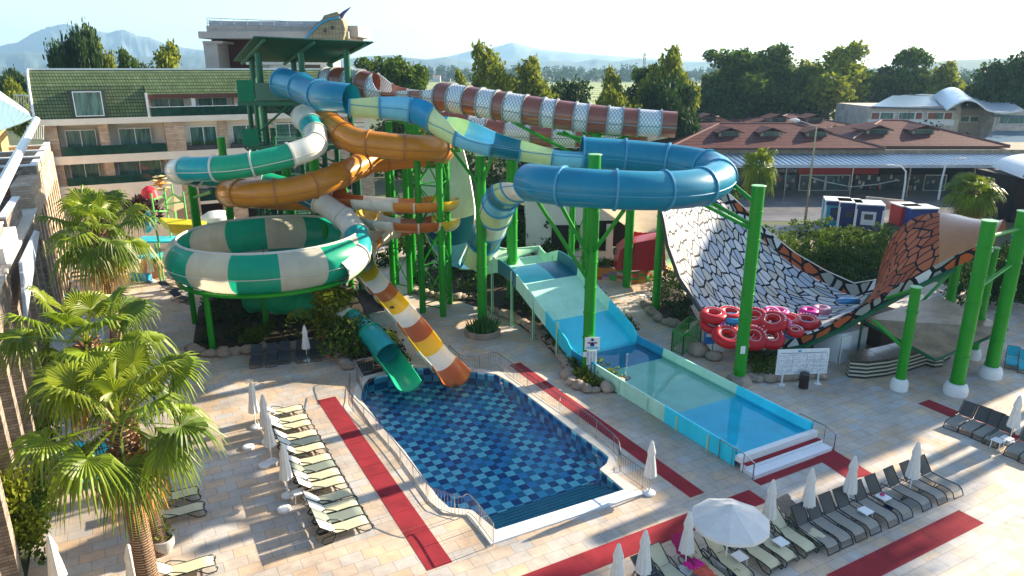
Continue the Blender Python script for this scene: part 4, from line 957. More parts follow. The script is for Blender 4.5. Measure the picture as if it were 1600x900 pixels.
for i in range(46):      # goods behind the glass
    u=rnd(1130,1470); v=rnd(276,294); p=at(u,v,105.98); s=rnd(.15,.45); MB().box(p,(s,.06,s*rnd(1,2.2))).build('display_item',M('disp%d'%(i%5),[(.5,.5,.45),(.12,.28,.3),(.35,.10,.08),(.3,.3,.28),(.4,.35,.2)][i%5],.6),shop)
for (bd,txt,u) in ((0,'PARKONE',1232),(0,'SHOP',1190)):
    if u==1232: p=at(1229,267,106.05); text_mesh('sign_lettering',txt,.72,M('white_letters',(.6,.6,.6),.6),shop,(p.x,106.02,p.z),(PI/2,0,0))
MB().tube([at(1266,277,98),at(1290,284,98),at(1330,292,98),at(1370,288,98),at(1405,281,98)],.05,5).build('string_light_cable',M('cable',(.5,.5,.46),.6),shop)
# brown roofed houses with dormers
rt=brick('brown_roof_tiles',(.10,.030,.027),(.14,.045,.037),(.04,.016,.015),.4,.35,.7,0,.04,.5,.3,swap=True)
def hiphouse(name,label,x0,x1,y0,y1,ze,zr,dorm,wallz=0,walls=rbk):
    t=thing(name,label,'house',((x0+x1)/2,(y0+y1)/2,0),'brown roofed houses beyond the plaza')
    MB().bbox(x0+1,x1-1,y0+1,y1-1,wallz,ze).build('wall',walls,t)
    h=(y1-y0)/2; ym=(y0+y1)/2
    r0,r1=Vector((x0+h*1.0,ym,zr)),Vector((x1-h*1.0,ym,zr)); c=[Vector((x0,y0,ze)),Vector((x1,y0,ze)),Vector((x1,y1,ze)),Vector((x0,y1,ze))]
    mb=MB(); mb.add(c+[r0,r1],[(0,1,5,4),(1,2,5),(2,3,4,5),(3,0,4)]); mb.build('roof',rt,t)
    MB().bbox(x0,x1,y0,y1,ze-.3,ze-.02).build('eave_board',M('eave_brown',(.10,.05,.04),.7),t)
    for a,b in ((c[0],r0),(c[1],r1),(r0,r1)): MB().bar(a,b,.16,6).build('ridge',M('ridge_tile',(.2,.10,.09),.7),t)
    for (f,wd) in dorm:
        x=x0+(x1-x0)*f; yb=y0+h*.45; zb=ze+(zr-ze)*.45; zt=zb+1.35; 
        b=MB(); b.bbox(x-wd/2,x+wd/2,yb,yb+3.6,zb-.4,zb+.72); dm=b.build('dormer',M('dormer_wall',(.36,.31,.24),.8),t)
        MB().bbox(x-wd/2+.3,x+wd/2-.3,yb-.06,yb+.02,zb+.0,zb+.66).build('dormer_window',GLASS,dm)
        pf=[(x-wd/2-.5,yb-.4,zb+.6),(x,yb-.4,zt),(x,yb+4.6,zt),(x-wd/2-.5,yb+4.6,zb+.6)]; pg=[(x,yb-.4,zt),(x+wd/2+.5,yb-.4,zb+.6),(x+wd/2+.5,yb+4.6,zb+.6),(x,yb+4.6,zt)]
        MB().slab(pf,.15).slab(pg,.15).build('dormer_roof',rt,dm)
    return t
xa_=at(1052,240,107).x; xb_=at(1345,240,107).x
hiphouse('brown_roof_house','brown roofed house nearest, left behind the blue loop, with dormers along its roof',xa_-1,xb_+3,106,126,at(1300,231,106).z,at(1300,193,116).z,((.32,3.2),(.52,3.2),(.74,3.2)),5)
hiphouse('brown_roof_house','brown roofed house right behind the lamp post, with two pale gabled dormers',at(1318,230,107).x,at(1582,230,107).x,107.5,129,at(1400,228,107.5).z,at(1400,188,118).z,((.30,3.4),(.58,3.4)),5)
hiphouse('brown_roof_house','smaller brown roofed house further back against the tall trees',at(1060,200,135).x,at(1150,200,135).x,132,150,at(1100,196,132).z,at(1100,182,141).z,((.55,3.),))
hiphouse('brown_roof_house','brown roofed house in the second row with its ridge above the nearest roof',at(1165,210,135).x,at(1345,210,135).x,132,152,at(1250,200,132).z,at(1250,179,142).z,((.3,3.2),(.62,3.2)))
# long modern building with blue-grey roof
mbd=thing('modern_building','long stone building with blue metal roofs and a white wave roof at far right','building',(95,140,0))
spk=M('speckled_stone',(.50,.44,.37),.85,.35,.8,bump=.2); blr=M('blue_metal_roof',(.10,.18,.25),.35,.1,.5,metal=.2)
Y=140.
fb(mbd,1357,166,1492,225,Y,14,'wall',spk); fb(mbd,1492,170,1560,228,Y+3,12,'wall',M('beige_wall',(.38,.33,.27),.8,.08)); fb(mbd,1556,172,1690,230,Y-2,12,'wall',spk)
p0,p1,p2,p3=at(1362,166,Y-.6),at(1495,170,Y-.6),at(1512,152,Y+13),at(1395,149,Y+13)
MB().slab([p0,p1,p2,p3],.3).build('roof',blr,mbd)
MB().slab([at(1395,151,Y+12.5),at(1515,156,Y+12.5),at(1545,153,Y+26),at(1420,147,Y+26)],.3).build('roof',M('grey_metal_roof',(.2,.25,.3),.35,.1,.5,metal=.3),mbd)
MB().slab([at(1552,180,Y-2.5),at(1700,184,Y-2.5),at(1700,160,Y+12),at(1590,160,Y+12)],.3).build('roof',blr,mbd)
mb=MB(); rows=[]
for i in range(25):
    f=i/24; a=at(1475+f*118,170+ (0 if 0 else 0),Y-3); z=at(1475,170,Y-3).z + (1.75*math.sin(PI*min(f/.52,1)) if f<.52 else -.55*math.sin(PI*(f-.52)/.48)) ; rows.append([Vector((a.x,Y-4,z)),Vector((a.x+6,Y+12,z+1.8)),Vector((a.x+6,Y+12,z+1.65)),Vector((a.x,Y-4,z-.3)),Vector((a.x,Y-4,z))])
mb.grid([r for r in rows]); mb.build('wave_roof',M('white_roof_metal',(.66,.69,.72),.3,.05,metal=.3),mbd,smooth=True)
MB().slab([at(1430,148,Y+20),at(1600,154,Y+20),at(1620,150,Y+30),at(1440,146,Y+30)],.3).build('roof',M('white_roof_metal',(.66,.69,.72),.3),mbd)
MB().slab([at(1530,222,Y-14),at(1700,226,Y-14),at(1700,206,Y-2.5),at(1556,204,Y-2.5)],.25).build('canopy',blr,mbd)
brw=M('brown_panel',(.23,.08,.05),.7)
for (a,b,m_) in ((1362,1374,0),(1376,1396,1),(1405,1419,1),(1420,1429,1),(1431,1441,0),(1450,1463,0),(1464,1474,1),(1476,1488,0)):
    w_=fb(mbd,a,175,b,187,Y-.15,.12,'window',trim); p=at(a+1,176,Y-.2);q=at(b-1,186,Y-.2); MB().bbox(p.x,q.x,Y-.2,Y-.14,q.z,p.z).build('pane',brw if m_==0 else GC,w_)
for (a,b,Yq) in ((1501,1514,Y+2.9),(1516,1530,Y+2.9),(1538,1549,Y+2.9),(1562,1574,Y-2.1),(1576,1600,Y-2.1)):
    w_=fb(mbd,a,181,b,191+(3 if a>1560 else 0),Yq-.1,.08,'window',trim); p=at(a+1,182,Yq-.1);q=at(b-1,190+(3 if a>1560 else 0),Yq-.1); MB().bbox(p.x,q.x,Yq-.16,Yq-.11,q.z,p.z).build('pane',GC,w_)
fb(mbd,1357,187.5,1490,196,Y-.12,.1,'wall_band',trim)
wr=thing('arched_shelter','white arched roof shelter at the right edge beyond the palm','shelter',(66,88,0))
mb=MB(); rows=[]
for i in range(13):
    a=PI*i/12; c=at(1640,272,84); rows.append([Vector((c.x-4.6*math.cos(a),82,c.z-.2+1.7*math.sin(a))),Vector((c.x-4.6*math.cos(a)+3,92,c.z-.2+1.7*math.sin(a)))])
mb.grid(rows); mb.build('roof',trim,wr,smooth=True); MB().slab([rows[0][0],rows[3][0],rows[6][0],rows[9][0],rows[12][0]],.2).build('gable',trim,wr)
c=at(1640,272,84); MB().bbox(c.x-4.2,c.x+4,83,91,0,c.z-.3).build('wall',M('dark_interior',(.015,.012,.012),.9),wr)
# three bank kiosks
NAVY=M('kiosk_navy',(.02,.03,.13),.4); KT=M('kiosk_teal',(.02,.30,.42),.4)
for (u,v,wd,dp,body,lb) in ((1306,354,2.9,3.0,KT,'teal and navy cash machine kiosk, left of the three'),(1325,357,2.5,3.0,NAVY,'navy blue cash machine kiosk in the middle of the three'),(1355,361,3.0,3.2,NAVY,'white cornered cash machine kiosk with a teal side panel, right of the three')):
    q=gz(u,v); t=thing('cash_machine_kiosk',lb,'kiosk',q,'cash machine kiosks on the plaza'); ang=R(-18); X=Vector((math.cos(ang),math.sin(ang),0)); Yv=Vector((-math.sin(ang),math.cos(ang),0)); h=2.9
    MB().box(q+Yv*dp/2+Vector((0,0,h/2)),(wd-.1,dp-.1,h-.1),X,Yv).build('body',body,t)
    for sx in (-1,1): 
        for sy in (0,1): MB().box(q+X*sx*(wd/2-.1)+Yv*(sy*dp+(.1 if sy==0 else -.1))+Vector((0,0,h/2)),(.24,.24,h),X,Yv).build('corner_post',trim,t)
    MB().box(q+Yv*dp/2+Vector((0,0,h+.05)),(wd,dp,.12),X,Yv).build('roof',trim,t)
    MB().box(q-Yv*.02+Vector((0,0,h-.25)),(wd-.2,.12,.42),X,Yv).build('fascia',NAVY,t)
    MB().box(q-Yv*.02+Vector((-.1,0,h*.50)),(wd*.5,.1,1.5),X,Yv).build('machine_panel',M('panel_white',(.55,.57,.6),.4) if 'right' in lb else NAVY,t)
    MB().box(q-Yv*.09+Vector((-.1,0,h*.56)),(wd*.3,.06,.6),X,Yv).build('screen',DGREY,t)
    MB().box(q+X*(wd/2-.02)+Yv*dp*.5+Vector((0,0,h*.5)),(.06,dp*.7,2.0),X,Yv).build('side_panel',KT,t)
bb=thing('billboard','beige blank billboard on posts behind the kiosks','billboard',gz(1385,345))
q=at(1354,307,84);q2=at(1413,313,84); MB().slab([at(1354,322,84),at(1411,330,84),q2,q],.2).build('board',M('beige_board',(.38,.35,.29),.7),bb)
for u in (1362,1407): p=gz(u,346); MB().bar((p.x,84.2,0),(p.x,84.2,2.5),.08).build('post',DGREY,bb)
for (u,v,wd,m_,lb) in ((1420,352,3.0,M('blue_box',(.03,.05,.22),.5),'dark blue box stall behind the snake hood'),(1405,348,2.2,REDS,'red box stall behind the snake hood, beside the dark blue one')):
    q=gz(u,v+6); t=thing('box_stall',lb,'stall',q); MB().bbox(q.x,q.x+wd,q.y,q.y+2.5,0,2.3).build('body',m_,t); MB().bbox(q.x-.15,q.x+wd+.15,q.y-.15,q.y+2.7,2.3,2.42).build('roof',trim,t)
# street lamps
t=thing('street_lamp','tall straight street lamp with one arm standing on the plaza','street lamp',gz(1257,352)); q=gz(1257,352)
MB().tube([q,q+Vector((0,0,5)),q+Vector((0,0,11.4))],[.16,.13,.08],8).build('pole',STEEL,t); e=q+Vector((-2.0,0,11.9)); MB().bar(q+Vector((0,0,11.3)),e,.05).build('arm',STEEL,t); MB().tube([e,e+Vector((-.5,0,.08)),e+Vector((-1.1,0,.12))],[.12,.22,.1],8).build('lamp_head',trim,t)
for (u,v,vt,lb,s) in ((1410,312,260,'curved white street lamp in front of the shops, left of two',-1),(1466,312,250,'curved white street lamp in front of the shops, right of two',1)):
    q=gz(u,v); h=hh=(at(u,vt,q.y).z); t=thing('street_lamp',lb,'street lamp',q,'curved street lamps at the shops')
    MB().tube([q,q+Vector((0,0,h*.5)),q+Vector((s*.15,0,h*.85)),q+Vector((s*.9,0,h)),q+Vector((s*2.1,0,h*1.04))],[.16,.14,.12,.09,.06],8).build('pole',trim,t)
    MB().box(q+Vector((s*2.4,0,h*1.04)),(.8,.3,.12)).build('lamp_head',trim,t)
# concession hut with beige awning, toy cars and colour block wall
hut=thing('snack_hut','white hut with a wide beige awning behind the tall green poles','building',at(960,380,62)*1); hut.location.z=0; ORG[hut.name]=Vector(hut.location)
wt=M('hut_white',(.58,.60,.62),.7,.06,.6)
p=at(822,310,64); q=at(900,400,64)
MB().bbox(p.x,at(985,330,64).x,64,74,0,6.2).build('wall',wt,hut); MB().bbox(p.x-.3,at(990,330,64).x,63.7,74.3,6.2,6.5).build('roof',M('pale_roof',(.4,.42,.4),.6),hut)
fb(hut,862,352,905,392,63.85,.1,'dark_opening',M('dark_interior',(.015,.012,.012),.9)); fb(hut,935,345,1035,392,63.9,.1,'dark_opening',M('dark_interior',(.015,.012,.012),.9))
fb(hut,949,352,957,392,63.0,.6,'pillar',wt)
aw=M('beige_awning',(.60,.47,.30),.85,.12,.8,transl=.25)
A=[at(934,322,62),at(1040,322,64),at(1042,356,57),at(990,362,57)]
mb=MB(); rows=[]
for i in range(13):
    f=i/12; l=A[0].lerp(A[3],f); r=A[1].lerp(A[2],f); rows.append([l.lerp(r,j/14)+Vector((0,0,-.25*math.sin(PI*j/14)*1.0+(.05 if j%2 else 0))) for j in range(15)])
mb.grid(rows); mb.build('awning',aw,hut,smooth=True)
hut.children[-1] if 0 else None
car_red=M('toy_red',(.42,.02,.03),.35,.06,coat=.5)
tr=thing('toy_train','dark red toy bus ride with white framed windows under the awning','ride',at(990,400,60)*1); tr.location.z=0; ORG[tr.name]=Vector(tr.location)
Yt=59.5; P_=[(957,412),(963,382),(975,372),(1030,362),(1032,412)]
mb=MB(); pts=[at(u,v,Yt) for u,v in P_]; mb.slab(pts,-2.2,Vector((0,-1,0))); mb.build('body',car_red,tr)
mb=MB(); mb.bbox(at(985,360,62).x,at(1036,360,62).x,62,63,at(1000,400,62).z,at(1000,352,62).z+.4); mb.build('back_panel',car_red,tr)
for (u0,v0,u1,v1) in ((958,386,971,399),(994,392,1003,405),(1008,391,1017,405),(1021,391,1030,405)):
    a,b=at(u0,v0,Yt-.06),at(u1,v1,Yt-.06); mb=MB(); mb.tube([Vector((a.x,a.y,b.z)),Vector((a.x,a.y,a.z)),Vector((b.x,a.y,a.z)),Vector((b.x,a.y,b.z))],.07,6,closed=True); w_=mb.build('window',trim,tr)
    MB().bbox(a.x,b.x,a.y-.01,a.y+.03,b.z,a.z).build('pane',GLASS,w_)
m,n,pp=newmat('colour_blocks'); N=n.nodes;L=n.links
tc=N.new('ShaderNodeTexCoord'); sp=N.new('ShaderNodeSeparateXYZ'); L.new(tc.outputs['Object'],sp.inputs[0]); cb_=N.new('ShaderNodeCombineXYZ'); L.new(sp.outputs[0],cb_.inputs[0]); L.new(sp.outputs[2],cb_.inputs[1])
mp=N.new('ShaderNodeVectorMath'); mp.operation='MULTIPLY'; mp.inputs[1].default_value=(1/.6,1/.28,0); L.new(cb_.outputs[0],mp.inputs[0]); fl=N.new('ShaderNodeVectorMath'); fl.operation='FLOOR'; L.new(mp.outputs[0],fl.inputs[0])
wn=N.new('ShaderNodeTexWhiteNoise'); wn.noise_dimensions='2D'; L.new(fl.outputs[0],wn.inputs[0]); cr=N.new('ShaderNodeValToRGB'); cr.color_ramp.interpolation='CONSTANT'; e=cr.color_ramp.elements
e[0].color=(.60,.18,.02,1); e[1].color=(.60,.42,.04,1); e[1].position=.25
for ps,c_ in ((.42,(.05,.28,.06,1)),(.58,(.25,.12,.30,1)),(.72,(.45,.05,.04,1)),(.86,(.6,.3,.35,1))): x=e.new(ps); x.color=c_
L.new(wn.outputs['Value'],cr.inputs[0]); L.new(cr.outputs[0],pp.inputs['Base Color'])
pw=[gz(868,423),gz(890,432),gz(925,436),gz(955,438),gz(985,444),gz(1010,441),gz(1040,428),gz(1055,415)]
mb=MB()
for i in range(len(pw)-1):
    a,b=pw[i],pw[i+1]; d=(b-a).normalized(); nn=Vector((-d.y,d.x,0)); mb.box((a+b)/2+nn*.15+Vector((0,0,.5)),((b-a).length+.1,.3,1.0),d,nn)
tag(mb.build('block_wall',m),'low curved wall painted in orange, yellow, green and purple blocks','wall')
rail([q+Vector((0,.1,1.0)) for q in pw],'wall_railing','grey railing on top of the colourful block wall',h=.9,sp=1.4,group=None,mat=STEEL)
# hood canopy platform, counter, white shed, board
cp_=thing('flat_canopy','large translucent brown flat canopy with green edge beneath the snake hood','canopy',gz(1460,560))
cpl=[at(1348,498,41.5),at(1462,560,37.5),at(1574,512,40),at(1466,462,46)]
MB().slab(cpl,.08).build('sheet',M('canopy_sheet',(.24,.17,.09),.45,.5,.9,bump=.15,coat=.1,streak=False),cp_)
MB().tube([p-Vector((0,0,.12)) for p in cpl],.1,6,closed=True).build('frame',GREEND,cp_)
for f in (.25,.5,.75): MB().bar(cpl[0].lerp(cpl[1],f)-Vector((0,0,.15)),cpl[3].lerp(cpl[2],f)-Vector((0,0,.15)),.05,5).build('rafter',GREEND,cp_)
for f in (0.05,.95): 
    p=cpl[1].lerp(cpl[2],f) if f>.5 else cpl[0]; MB().bar((p.x,p.y,0),p,.07,8).build('leg',GREEND,cp_)
ct=thing('wavy_counter','low wavy bar counter banded in cream and black stripes','counter',gz(1400,590))
cpz=[gz(1327,590),gz(1352,592),(gz(1385,588)),gz(1418,580),gz(1450,570),gz(1462,583) if 0 else gz(1458,574),gz(1484,560)]
crm=M('counter_cream',(.50,.46,.36),.5); blk_=M('counter_black',(.035,.035,.03),.4)
for i in range(9):
    mb=MB(); z=i*.12
    for j in range(len(cpz)-1):
        a,b=cpz[j],cpz[j+1]; d=(b-a).normalized(); nn=Vector((-d.y,d.x,0)); mb.box((a+b)/2+nn*(.3+(.02 if i%2 else 0))+Vector((0,0,z+.06)),((b-a).length+.12,.6,.118),d,nn)
    mb.build('band',crm if i%2 else blk_,ct)
mb=MB()
for j in range(len(cpz)-1):
    a,b=cpz[j],cpz[j+1]; d=(b-a).normalized(); nn=Vector((-d.y,d.x,0)); mb.box((a+b)/2+nn*.7+Vector((0,0,1.15+.01*j)),((b-a).length+.3,1.6,.06),d,nn)
mb.build('top',M('counter_top',(.10,.08,.06),.25,.3,coat=.5),ct)
sd_=thing('pump_shed','grey-white shed with a door tucked under the snake slide','shed',gz(1340,560))
q=gz(1298,573); MB().box(q+UX*2.0+VX*1.0+Vector((0,0,.98)),(2.6,1.8,1.96),UX,VX).build('wall',wt,sd_)
MB().box(q+UX*1.2+VX*.02+Vector((0,0,.9)),(.8,.08,1.75),UX,VX).build('door',trim,sd_)
q=gz(1380,545); MB().box(q+Vector((.3,1.2,1.1)),(2.2,1.6,2.2),UX,VX).build('cabinet',M('dark_slats2',(.07,.05,.04),.7),sd_)
bd=thing('notice_board','white rules board on two posts beside the dark bin','notice board',gz(1250,600))
b0,b1=gz(1221,602),gz(1277,600); d=(b1-b0).normalized(); nn=Vector((-d.y,d.x,0)); c=(b0+b1)/2; W_=(b1-b0).length*1.42
MB().box(c+Vector((0,0,1.45)),(W_,.06,1.55),d,nn).build('panel',trim,bd)
for p in (b0,b1): MB().bar(p,p+Vector((0,0,.75)),.05,8).build('post',trim,bd); MB().box(p+Vector((0,0,.03)),(.35,.3,.05),d,nn).build('foot',trim,bd)
ink=M('ink_blue',(.10,.14,.28),.7); mb=MB(); random.seed(5)
o=c-nn*.034
mb.box(o+Vector((0,0,2.0)),(W_*.88,.004,.035),d,nn); 
for r in range(22):
    z=1.93-r*.055; x=-.45
    if r in (5,11,16): continue
    while x<.44:
        wd=rnd(.012,.05)
        if rnd(0,1)<.66: mb.box(o+d*(x+wd/2)*W_+Vector((0,0,z)),(wd*W_,.004,.016),d,nn)
        x+=wd+.012
for x in (-.47,-.2,.08,.22,.36,.47): mb.box(o+d*x*W_+Vector((0,0,1.36)),(.012,.004,1.15),d,nn)
mb.build('printed_text',ink,bd); MB().box(o+Vector((0,0,2.12))-d*.25,(.22,.006,.09),d,nn).build('emblem',C_MB,bd)
text_mesh('heading','WATERPARK',.1,ink,bd,o+Vector((0,-.01,2.12))+d*.25,(PI/2,0,math.atan2(d.y,d.x))) if 0 else None
# pole sign
q=gz(918,583); ps=thing('pole_sign','white sign with a blue swimmer pictogram fixed to the tall green pole','sign',q+Vector((.15,-.42,2.6)))
def plate(u0,v0,u1,v1,Y,nm,mat,par,th=.03): a=at(u0,v0,Y);b=at(u1,v1,Y); return MB().bbox(a.x,b.x,Y,Y+th,b.z,a.z).build(nm,mat,par)
Ys=q.y-.45
plate(914,527,937,547,Ys,'panel',trim,ps); plate(917,548,932,570,Ys,'panel',trim,ps); plate(919,571,929,588,Ys,'panel',M('paper',(.6,.57,.5),.7),ps); plate(911,550,917,558,Ys,'panel',trim,ps)
a=at(925.5,531,Ys-.02); MB().tube([a,a+Vector((0,-.01,0))],.085,14).build('pictogram',M('sign_navy',(.01,.015,.12),.5),ps)
plate(922.5,535,928.5,541,Ys-.02,'pictogram',M('sign_navy',(0,0,0)),ps,.01)
for (u0,u1) in ((918,922),(929,933)): plate(u0,534.5,u1,537,Ys-.02,'pictogram',M('sign_pink',(.35,.05,.12),.5),ps,.01)
plate(916,542,935,545,Ys-.02,'pictogram',C_LB,ps,.01)
mb=MB(); random.seed(9)
for r in range(9):
    for c_ in range(3): a=at(918.5+c_*5,550+r*2,Ys-.015); mb.box(a,(rnd(.06,.14),.006,.03))
mb.build('printed_text',ink,ps)
q=gz(1154,598); t=tag(plate(1158,541,1164,553,q.y-.40,'paper_notice',trim,None),'small white paper notice on the rock footed green pole','sign')
# green gate with blue bin
gt=thing('green_gate','green barred gate enclosure at the foot of the half pipe','gate',gz(1070,555))
def gpanel(p,qq,h=1.15):
    mb=MB(); p=Vector(p);qq=Vector(qq); n=int((qq-p).length/.13)
    for z in (.1,h): mb.bar(p+Vector((0,0,z)),qq+Vector((0,0,z)),.035,5)
    for i in range(n+1): x=p.lerp(qq,i/n); mb.bar(x+Vector((0,0,.1)),x+Vector((0,0,h)),.014,4)
    mb.build('panel',GREEN,gt); 
    for x in (p,qq): MB().bar(x,x+Vector((0,0,h+.05)),.045,6).build('post',GREEN,gt)
G0,G1,G2,G3=gz(1049,548),gz(1066,556),gz(1094,534),gz(1075,524)
gpanel(G0,G1,1.3); gpanel(G1,G2,1.5); gpanel(G0,G3,1.4); gpanel(G3,G2,1.4)
bn=thing('blue_bin','blue plastic bin with a white label hanging by the green gate','bin',gz(1107,548))
q=gz(1107,548); MB().box(q+Vector((0,0,1.0)),(.62,.4,.9)).build('body',M('bin_blue',(.01,.17,.52),.4),bn); MB().box(q+Vector((0,-.21,1.15)),(.56,.02,.22)).build('label',trim,bn)
MB().bar(q+Vector((-.25,0,0)),q+Vector((-.25,0,.6)),.03).bar(q+Vector((.25,0,0)),q+Vector((.25,0,.6)),.03).build('stand',GREEN,bn)
wb_=thing('waste_bin','dark slatted waste bin in front of the white notice board','bin',gz(1255,606)); q=gz(1255,606)
mb=MB()
for i in range(14): a=2*PI*i/14; mb.box(q+Vector((.24*math.cos(a),.24*math.sin(a),.42)),(.08,.04,.8),(-math.sin(a),math.cos(a),0),(math.cos(a),math.sin(a),0))
mb.build('slats',M('bin_brown',(.045,.03,.025),.6),wb_); MB().lathe([(.2,.02),(.22,.8)],q,14,cap=True).build('liner',DGREY,wb_); MB().lathe([(.28,.84),(.24,.94),(.0,.96)],q,14).build('lid',DGREY,wb_)
stl=thing('stool','white plastic stool on the shaded path','stool',gz(1003,470)); q=gz(1003,470)
MB().box(q+Vector((0,0,.46)),(.42,.42,.05)).build('seat',FROST,stl)
for i in (-1,1):
    for j in (-1,1): MB().bar(q+Vector((i*.2,j*.2,0)),q+Vector((i*.16,j*.16,.45)),.025).build('leg',FROST,stl)
# dark shelter roof beside striped chute
ds=thing('low_shelter','low dark roofed pump cover beside the striped orange chute','shelter',gz(590,500))
MB().slab([at(553,457,45.5),at(600,453,46.5),at(616,484,43.6),at(572,490,43.2)],.15).build('roof',M('slate_roof',(.07,.065,.06),.8,.4,2.),ds)
p=gz(594,512); MB().box(at(592,476,45)*1-Vector((0,0,.9)),(1.8,1.6,1.3),UX,VX).build('body',CONC,ds)
# ================================================================== TREES
def make_tree(seed,h,w,kind='gum',per=58,ls=.62,mat=None):
    rg=np.random.default_rng(seed); root=thing('tree','tree','tree')
    tr=MB(); tops=[]
    nb=7 if kind=='gum' else 5
    tr.tube([(0,0,0),(rg.normal()*.1*w*.2,rg.normal()*.1,h*.25),(rg.normal()*.2,rg.normal()*.2,h*.55)],[h*.026,h*.02,h*.013],8)
    cl=[]
    for i in range(nb):
        a=2*PI*i/nb+rg.uniform(-.5,.5); z0=h*rg.uniform(.2,.5); rr=w*.5*rg.uniform(.35,.8); z1=h*rg.uniform(.55,.92)
        if i==0: rr*=.2; z1=h*.93
        tr.tube([(0,0,z0),(rr*.5*math.cos(a),rr*.5*math.sin(a),(z0+z1)*.5),(rr*math.cos(a),rr*math.sin(a),z1)],[h*.013,h*.008,h*.003],5)
        for j in range(6 if kind=='gum' else 7):
            f=rg.uniform(.1,1); z=z0*(1-f)+z1*f; r=rg.uniform(.09,.17)*w*(1.25 if kind!='gum' else 1)
            cl.append((rr*f*math.cos(a)+rg.normal()*w*.12,rr*f*math.sin(a)+rg.normal()*w*.12,max(z+rg.normal()*h*.04,h*(.14 if kind=='gum' else .25)),r))
    tr.build('trunk',BARK,root,smooth=True)
    P=clump_pts(cl,per*260/(w*w)*1.0,rg)
    leaf_obj('crown',P,ls,mat or LEAFD,root,seed)
    return root
TG='tall trees in the belt beyond the park'
TP=[make_tree(11,16,10,mat=LEAFM),make_tree(12,17,11,mat=LEAFM),make_tree(13,13,9,kind='round',mat=LEAFY),make_tree(14,15,9,mat=LEAFD),make_tree(15,10,11,kind='round',mat=LEAFD)]
def tree(i,u,vtop,Y,label,wpx=None,hscale=None):
    top=at(u,vtop,Y); zz=top.z; H0=[16,17,13,15,10][i]; W0=[10,11,9,9,11][i]
    s=zz/H0; sw=s if wpx is None else (wpx*1.3*Y/1060)/W0
    return place(TP[i],USED,(top.x,Y,0),rnd(0,6),label,TG,(sw,sw,s*1.02))
random.seed(21)
for a in ((4,128,58,118,'leftmost big round tree showing above the green tiled roof',48),(2,152,58,122,'tall yellow-green tree just right of the leftmost one above the green tiled roof',36),(4,88,92,122,'small dark tree at the left end above the green tiled roof',20),(0,198,82,118,'dark mid sized tree in the group above the green tiled roof',34),(2,247,80,118,'rightmost light green tree above the green tiled roof',55),
  (1,622,74,124,'broad tree behind the snake tube start, near the mountain gap',82),(0,662,112,140,'low dark bushy tree behind the snake tube',34),(2,723,118,142,'small yellowish tree behind the snake tube',26),
  (2,768,80,124,'tall yellow-green tree above the middle of the snake tube, left of two',64),(2,820,100,122,'yellow-green tree above the middle of the snake tube, right of two',58),
  (4,885,136,124,'low round dark tree with its crown just above the snake tube',72),(2,958,116,117,'slim yellow-green tree right of the low round one',44),(2,975,150,110,'small light bush-like tree in front of the field',50),
  (0,1000,108,130,'dark tree left of the tall thin topped tree',60),(3,1020,96,128,'dark gum tree under the radio mast',60),(2,1045,84,122,'tall thin topped tree with loose upper branches beside the mast',52),(4,1062,132,116,'dark dense tree above the end of the snake tube',60),(4,1110,142,156,'low dark tree between the two tall groups',60),
  (1,1130,98,170,'dark gum tree at the left of the tall group over the brown roofs',70),(1,1165,64,164,'tallest gum tree, left in the group over the brown roofs',80),(0,1205,74,168,'gum tree just right of the tallest one',72),(1,1232,84,164,'gum tree above the lamp post, third in the tall group',66),(2,1300,78,166,'wide gum tree with sunlit right side, above the second brown roof',90),(3,1265,106,176,'dark gap-filling tree between the tall gum trees',60),
  (1,1355,98,174,'dark gum tree above the left end of the modern building',64),(3,1380,100,178,'slightly bluish gum tree above the modern building',56),(0,1412,80,172,'tall narrow gum tree above the modern building, left of two',44),(0,1440,78,172,'tall narrow gum tree above the modern building, right of two',50),(2,1472,104,170,'yellow-green tree at the right end of the tall group',52),
  (4,1590,95,150,'large dark round tree at the right edge beyond the blue roofs',90),(4,1190,130,168,'dense dark tree filling low behind the nearest brown roof',80),(4,1250,140,166,'dark low tree left of the bright bush behind the roofs',60),(4,1415,125,178,'dense low dark tree behind the modern building',70),
  (2,1318,178,156,'bright yellow-green bush between the brown roofs',26),(4,25,118,160,'dark tree left of the green roof beside the far houses',40),(2,20,130,140,'light green tree at the far left edge',36)):
    tree(*a)
# ------------------------------------------------------------------ far belts and village
rg=np.random.default_rng(5)
def belt(name,label,pts,ls,mat):
    o=leaf_obj(name,pts,ls,mat,None,3); tag(o,label,None,None,'stuff'); return o
def belt_pts(u0,u1,Y0,Y1,n,vt0,vt1,per,r0,r1):
    cl=[]
    for i in range(n):
        Y=rg.uniform(Y0,Y1); u=rg.uniform(u0,u1); x=(u-800)/F*Y*1.0*(1/ray(u,107)[1]); h=rg.uniform(r0,r1)
        for k in range(3): cl.append((x+rg.normal()*h*.4,Y,h*(.5+.6*k)*.8,h*.6))
    return clump_pts(cl,per,rg,.3)
belt('distant_woods','hazy dark belt of woods across the far plain below the mountains',np.concatenate([belt_pts(-100,1700,900,1500,330,0,0,.9,5,10),belt_pts(540,1250,1000,1300,120,0,0,.9,7,13),belt_pts(1420,1600,420,700,60,0,0,1.2,6,9)]),4.2,LEAFD)
belt('roadside_shrubs','dark mass of scrub and low trees between the roofs and the field',np.concatenate([belt_pts(560,1120,108,140,60,0,0,16,1.5,3.2),belt_pts(1100,1500,124,140,90,0,0,14,2.0,4.5)]),.8,LEAFD)
random.seed(31); hm_=M('far_house',(.62,.56,.50),.8,.1); hr_=M('far_roof',(.35,.16,.11),.8,.1)
vill=[]
